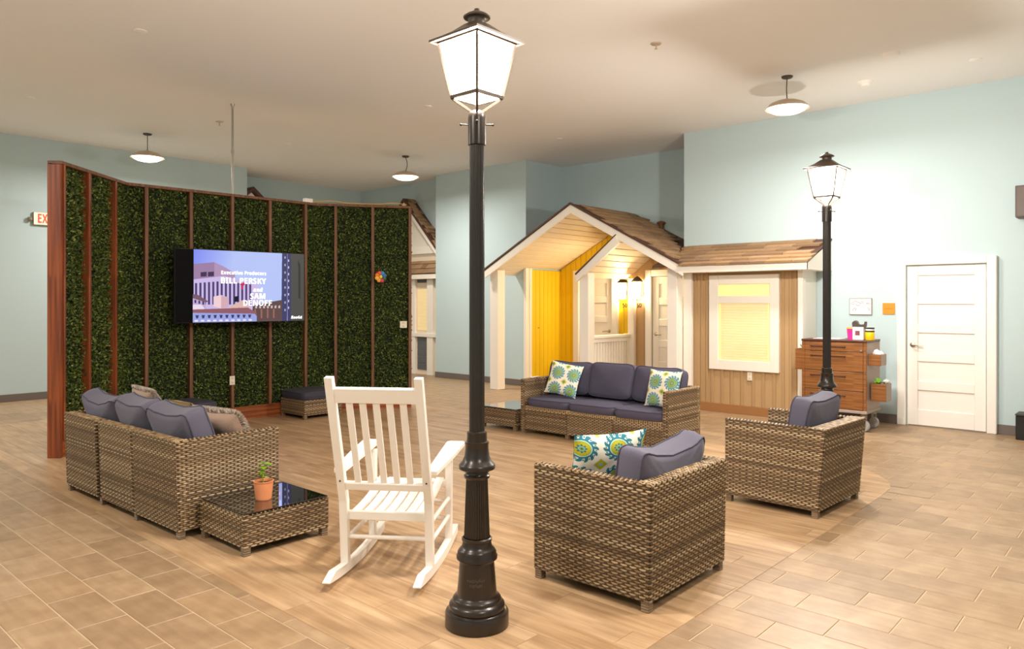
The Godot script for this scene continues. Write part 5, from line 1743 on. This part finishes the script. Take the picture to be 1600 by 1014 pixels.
func small_things() -> void:
	# potted plant
	var p := thing("potted_plant", "small green seedling in a ribbed terracotta pot on the low wicker table", "potted plant", Vector3(-4.425, 0.26, -2.478))
	var m := MB.new()
	var prof := [[0.0, 0.0], [0.047, 0.0], [0.049, 0.004]]
	for k in 9:
		var y := 0.01 + k * 0.011
		prof.append([0.049 + 0.013 * y / 0.115 + 0.0008, y])
		prof.append([0.049 + 0.013 * (y + 0.006) / 0.115 - 0.0004, y + 0.006])
	prof.append_array([[0.0625, 0.114], [0.0645, 0.116], [0.0645, 0.122], [0.058, 0.122], [0.056, 0.105]])
	m.lathe(prof, 40)
	part("pot", m, mat(rgb(232, 148, 100), 0.6), p)
	m = MB.new()
	m.lathe([[0.057, 0.104], [0.03, 0.107], [0.0, 0.106]], 24)
	part("soil", m, mat(rgb(58, 42, 30), 0.95), p)
	m = MB.new()
	m.tube([Vector3(0, 0.104, 0), Vector3(-0.006, 0.14, 0.003), Vector3(0.002, 0.18, 0.0), Vector3(0.012, 0.235, -0.003)], 0.0035, 8)
	m.tube([Vector3(-0.004, 0.15, 0.002), Vector3(-0.02, 0.17, 0.01)], 0.002, 6)
	part("stem", m, mat(rgb(150, 170, 50), 0.6), p)
	var lf := mat(rgb(118, 160, 26), 0.45)
	lf.backlight_enabled = true
	lf.backlight = Color(0.2, 0.3, 0.03)
	var R2 := RandomNumberGenerator.new()
	R2.seed = 15
	var leaves := [[-0.02, 0.175, 0.01, 200.0, 0.055], [-0.024, 0.165, 0.0, 150.0, 0.06], [0.012, 0.235, 0.0, 20.0, 0.06], [0.01, 0.236, 0.0, 120.0, 0.05], [0.006, 0.215, 0.0, -30.0, 0.066], [0.002, 0.205, 0.0, 230.0, 0.05], [0.0, 0.19, 0.0, 300.0, 0.045], [0.004, 0.15, 0.0, 10.0, 0.04], [0.012, 0.236, 0.0, 260.0, 0.05]]
	for q in leaves:
		var lm := MB.new()
		var L: float = q[4]
		var ba := Basis(Vector3.UP, deg_to_rad(q[3])) * Basis(Vector3.BACK, R2.randf_range(-0.5, 0.4))
		var base := Vector3(q[0], q[1], q[2])
		var wds := [0.0, 0.3, 0.36, 0.28, 0.14, 0.0]
		for i in 5:
			var t0 := i / 5.0
			var t1 := (i + 1) / 5.0
			var d0 := -0.25 * t0 * t0 * L
			var d1 := -0.25 * t1 * t1 * L
			for s in [-1.0, 1.0]:
				lm.quado(base + ba * Vector3(t0 * L, d0, 0), base + ba * Vector3(t0 * L, d0 + 0.1 * wds[i] * L, s * wds[i] * L), base + ba * Vector3(t1 * L, d1 + 0.1 * wds[i + 1] * L, s * wds[i + 1] * L), base + ba * Vector3(t1 * L, d1, 0), base + ba * Vector3(0, -1, 0))
		part("leaf", lm, lf, p)
	# exit sign on the left wall
	var ex := thing("exit_sign", "lit white EXIT sign with red letters, on the wall left of the hedge screen", "exit sign", Vector3(-13.39, 2.86, -3.722), PI / 2)
	part("sign_housing", one_box(Vector3(-0.18, -0.1, 0.0), Vector3(0.18, 0.1, 0.05), 0.004), mat(rgb(150, 138, 110), 0.5), ex)
	part("sign_face", one_box(Vector3(-0.176, -0.096, 0.05), Vector3(0.176, 0.096, 0.054), 0.002), glow(rgb(255, 232, 204), 0.35), ex)
	text("EXIT", 0.2, 0.003, glow(rgb(236, 70, 44), 0.5), ex, Vector3(0.0, 0.0, 0.0565), "sign_lettering", Basis().scaled(Vector3(0.62, 1, 1)))
	for s in [-1.0, 1.0]:
		m = MB.new()
		m.lathe([[0.0, 0.0], [0.035, 0.004], [0.038, 0.03], [0.022, 0.055], [0.0, 0.06]], 16, Vector3(s * 0.225, -0.01, 0.02), 0, 0.0, Basis(Vector3.RIGHT, PI / 2 + 0.3))
		m.tube([Vector3(s * 0.225, -0.01, 0.02), Vector3(s * 0.17, 0.0, 0.02)], 0.008, 6)
		part("lamp_head", m, mat(rgb(140, 128, 104), 0.5), ex)
	# pinwheel on the hedge
	var nn := (Vector3(-8.31, 0, -7.0) - Vector3(-9.06, 0, -5.92)).normalized()
	var pn := nn.cross(Vector3.UP)
	if pn.x < 0: pn = -pn
	var pw := thing("pinwheel", "bright multicoloured pinwheel flower stuck on the right panel of the hedge screen", "pinwheel")
	pw.transform = Transform3D(Basis(Vector3.UP.cross(pn), Vector3.UP, pn), Vector3(-8.56, 1.905, -6.63) + pn * 0.09)
	var cols := [rgb(226, 60, 40), rgb(240, 120, 30), rgb(250, 190, 50), rgb(250, 160, 60), rgb(206, 60, 90), rgb(60, 80, 60), rgb(40, 110, 170), rgb(60, 130, 190)]
	for k in 8:
		m = MB.new()
		var an := TAU * k / 8.0 + 1.9
		var e1 := Vector3(cos(an), sin(an), 0)
		var e2 := Vector3(-sin(an), cos(an), 0)
		m.ball(e1 * 0.055, Vector3(0.032, 0.032, 0.012), 12, 8)
		m.trio(Vector3.ZERO, e1 * 0.055 + e2 * 0.026, e1 * 0.055 - e2 * 0.026 + Vector3(0, 0, 0.012), Vector3(0, 0, -1))
		part("petal", m, mat(cols[k], 0.4), pw)
	m = MB.new()
	m.ball(Vector3(0, 0, 0.012), Vector3(0.024, 0.024, 0.016), 14, 10)
	part("hub", m, mat(rgb(236, 224, 60), 0.4), pw)
	m = MB.new()
	m.tube([Vector3(0, 0, 0), Vector3(0.02, -0.02, -0.1)], 0.004, 6)
	part("stick", m, mat(rgb(120, 60, 30), 0.6), pw)
	# outlets
	outlet("wall_outlet", "cream double outlet low on the middle panel of the hedge screen", Vector3(-9.06, 0.53, -4.63), PI / 2 - 0.02, 0.07, 0.115)
	outlet("wall_outlet", "square white outlet at the right edge of the hedge screen below the pinwheel", Vector3(-8.345, 1.215, -6.88), atan2(pn.x, pn.z), 0.1, 0.1)
	outlet("wall_outlet", "cream outlet under the lit window on the tan porch wall", Vector3(-4.315, 0.53, -9.605), 0.0, 0.068, 0.115)
	# white box and yellow cable on the screen's top
	var jb := thing("junction_box", "small white box sitting on the top rail of the hedge screen", "junction box", Vector3(-9.11, 2.946, -5.78), PI / 2 - 0.02)
	part("box_body", one_box(Vector3(-0.06, 0, -0.035), Vector3(0.06, 0.05, 0.035), 0.004), M.trim, jb)
	part("box_lid", one_box(Vector3(-0.062, 0.05, -0.037), Vector3(0.062, 0.056, 0.037), 0.002), M.trim, jb)
	var cb := thing("yellow_cable", "thin yellow cable lying along the top of the hedge screen", "cable")
	m = MB.new()
	var pts := []
	for i in 25:
		var t := i / 24.0
		var q := Vector3(-9.09, 2.955, -5.86).lerp(Vector3(-8.39, 2.955, -6.98), t)
		if t < 0.05: q = Vector3(-9.09, 2.955, -5.86)
		pts.append(q + Vector3(0, 0.006 + 0.022 * maxf(0, sin(t * 9.0)), 0))
	m.tube(pts, 0.006, 8)
	part("cable_run", m, mat(rgb(226, 176, 60), 0.5), cb)
	# conduit to the ceiling
	var cp := thing("conduit", "thin grey conduit pipe running from the hedge screen up to the ceiling", "conduit", Vector3(-9.2, 2.945, -4.71))
	m = MB.new()
	m.tube([Vector3(0, 0, 0), Vector3(0, CEIL - 2.945, 0)], 0.0135, 12)
	part("pipe", m, M.steel, cp)
	m = MB.new()
	m.lathe([[0.0135, CEIL - 2.99], [0.03, CEIL - 2.95], [0.03, CEIL - 2.945]], 16)
	m.lathe([[0.018, 0.55], [0.018, 0.6]], 16)
	part("coupling", m, M.steel, cp)
	# ceiling fittings
	ceiling_disc("ceiling_speaker", "largest round white ceiling speaker up on the right", "ceiling speaker", -2.22, -8.37, 0.085, 0.03)
	var sdn := thing("smoke_detector", "white smoke detector on the ceiling between pendant lamp and right wall", "smoke detector", Vector3(-2.73, CEIL, -9.24))
	m = MB.new()
	m.lathe([[0.0, -0.055], [0.05, -0.055], [0.065, -0.035], [0.066, -0.022], [0.085, -0.02], [0.088, 0.0]], 28)
	part("detector_body", m, M.trim, sdn)
	ceiling_disc("sprinkler_cover", "small round cover on the ceiling at the upper left", "sprinkler", -7.36, -2.84, 0.06, 0.012)
	ceiling_disc("sprinkler_cover", "small round cover on the ceiling near the left wall", "sprinkler", -10.8, -2.83, 0.06, 0.015)
	ceiling_disc("sprinkler_cover", "small round cover on the ceiling at the far right, beside the smoke detector", "sprinkler", -1.6, -9.18, 0.06, 0.01)
	ceiling_disc("sprinkler_cover", "small round cover on the ceiling just left of the near lantern", "sprinkler", -7.37, -6.5, 0.05, 0.012)
	ceiling_disc("sprinkler_cover", "small round cover on the ceiling above the porch's left gable", "sprinkler", -7.29, -9.2, 0.05, 0.012)
	ceiling_disc("sprinkler_cover", "small round cover on the ceiling between the conduit and the middle pendant", "sprinkler", -10.81, -6.49, 0.05, 0.012)
	for q in [[-10.23, -5.04, "sprinkler head on the ceiling left of the conduit pipe"], [-3.88, -6.45, "sprinkler head on the ceiling right of the near lantern"]]:
		var sp := thing("fire_sprinkler", q[2], "sprinkler", Vector3(q[0], CEIL, q[1]))
		m = MB.new()
		m.lathe([[0.0, -0.06], [0.016, -0.058], [0.016, -0.054], [0.006, -0.05], [0.006, -0.014], [0.05, -0.01], [0.055, 0.0]], 20)
		part("sprinkler_body", m, M.shade, sp)
	# signs by the cart
	var sg := thing("wall_sign", "white framed sign with line drawings of hands above the cart", "sign", Vector3(-3.068, 1.484, -10.2))
	part("frame", one_box(Vector3(-0.14, -0.11, 0.0), Vector3(0.14, 0.11, 0.018), 0.003), mat(rgb(150, 136, 122), 0.5), sg)
	part("sheet", one_box(Vector3(-0.131, -0.101, 0.018), Vector3(0.131, 0.101, 0.02)), mat(rgb(250, 242, 236), 0.6), sg)
	var ink := mat(rgb(92, 78, 74), 0.7)
	m = MB.new()
	for q in [[-0.075, 0.05, 0.03, 0.0], [0.005, 0.055, 0.026, 2.4], [-0.075, -0.045, 0.028, 5.2], [0.1, 0.04, 0.018, 1.2], [0.1, -0.03, 0.018, 4.0]]:
		var cu := []
		for i in 20:
			var an: float = q[3] + i * 0.27
			var rr2: float = q[2] * (0.75 + 0.35 * sin(an * 2.0 + q[3]))
			cu.append(Vector3(q[0] + cos(an) * rr2 * 1.25, q[1] + sin(an) * rr2 * 0.75, 0.0205))
		m.tube(cu, 0.0028, 5)
	m.tube([Vector3(-0.06, 0.03, 0.0205), Vector3(-0.035, 0.012, 0.0205), Vector3(-0.02, 0.012, 0.0205), Vector3(0.0, 0.035, 0.0205)], 0.0028, 5)
	m.box(Vector3(0.03, -0.005, 0.0205), Vector3(0.08, 0.002, 0.001))
	m.box(Vector3(0.03, -0.014, 0.0205), Vector3(0.06, 0.002, 0.001))
	part("line_drawing", m, ink, sg)
	var og := thing("orange_sign", "small square orange sign left of the white door's frame", "sign", Vector3(-2.73, 1.458, -10.2))
	part("plate", one_box(Vector3(-0.072, -0.072, 0.0), Vector3(0.072, 0.072, 0.012), 0.003), mat(rgb(232, 140, 20), 0.5), og)
	m = MB.new()
	for k in 9: m.box(Vector3(-0.044 + k * 0.011, 0.0, 0.0125), Vector3(0.008, 0.006, 0.001))
	part("printed_line", m, mat(rgb(150, 84, 30), 0.6), og)
	# dark things at the frame's right edge
	var db := thing("dark_cabinet", "dark brown wall box high on the aqua wall, cut off by the picture's edge", "wall box", Vector3(-1.36, 2.5, -10.2))
	part("box_body", one_box(Vector3(0, 0, 0), Vector3(0.42, 0.36, 0.2), 0.006), mat(rgb(84, 70, 62), 0.5), db)
	part("box_front", one_box(Vector3(0.015, 0.015, 0.2), Vector3(0.405, 0.345, 0.204), 0.002), mat(rgb(96, 80, 70), 0.45), db)
	var bb := thing("black_bin", "black floor box on the floor right of the white door, cut off by the picture", "bin", Vector3(-1.345, 0, -10.17))
	part("bin_body", one_box(Vector3(0, 0, 0), Vector3(0.38, 0.27, 0.26), 0.008), M.black, bb)
	part("bin_lid", one_box(Vector3(-0.004, 0.27, -0.004), Vector3(0.384, 0.29, 0.264), 0.004), mat(rgb(58, 56, 52), 0.5), bb)
	# a scrap on the sofa arm and the little tuft on the roof
	var sc := thing("paper_scrap", "small folded white paper lying on the facing sofa's left arm", "paper", Vector3(-5.712, 0.644, -6.72), 0.2)
	part("sheet", one_box(Vector3(-0.02, 0, -0.09), Vector3(0.02, 0.006, 0.09), 0.001), M.trim, sc)
	var rv := thing("roof_ornament", "small brown weathered ornament on the porch roof beside the far aqua wall", "ornament", Vector3(-6.545, 2.8, -11.05))
	m = MB.new()
	m.lathe([[0.0, -0.03], [0.03, -0.03], [0.04, 0.04], [0.055, 0.07], [0.085, 0.085], [0.06, 0.115], [0.0, 0.13]], 14)
	part("ornament_body", m, mat(rgb(120, 84, 48), 0.8), rv)

func outlet(called: String, label: String, at: Vector3, turn: float, w: float, h: float) -> void:
	var o := thing(called, label, "wall outlet", at, turn)
	part("cover_plate", one_box(Vector3(-w / 2, -h / 2, 0), Vector3(w / 2, h / 2, 0.012), 0.003), mat(rgb(236, 226, 204), 0.45), o)
	for s in [-1.0, 1.0]:
		part("socket", one_box(Vector3(-0.017, s * h * 0.24 - 0.013, 0.012), Vector3(0.017, s * h * 0.24 + 0.013, 0.014), 0.001), mat(rgb(214, 204, 184), 0.45), o)
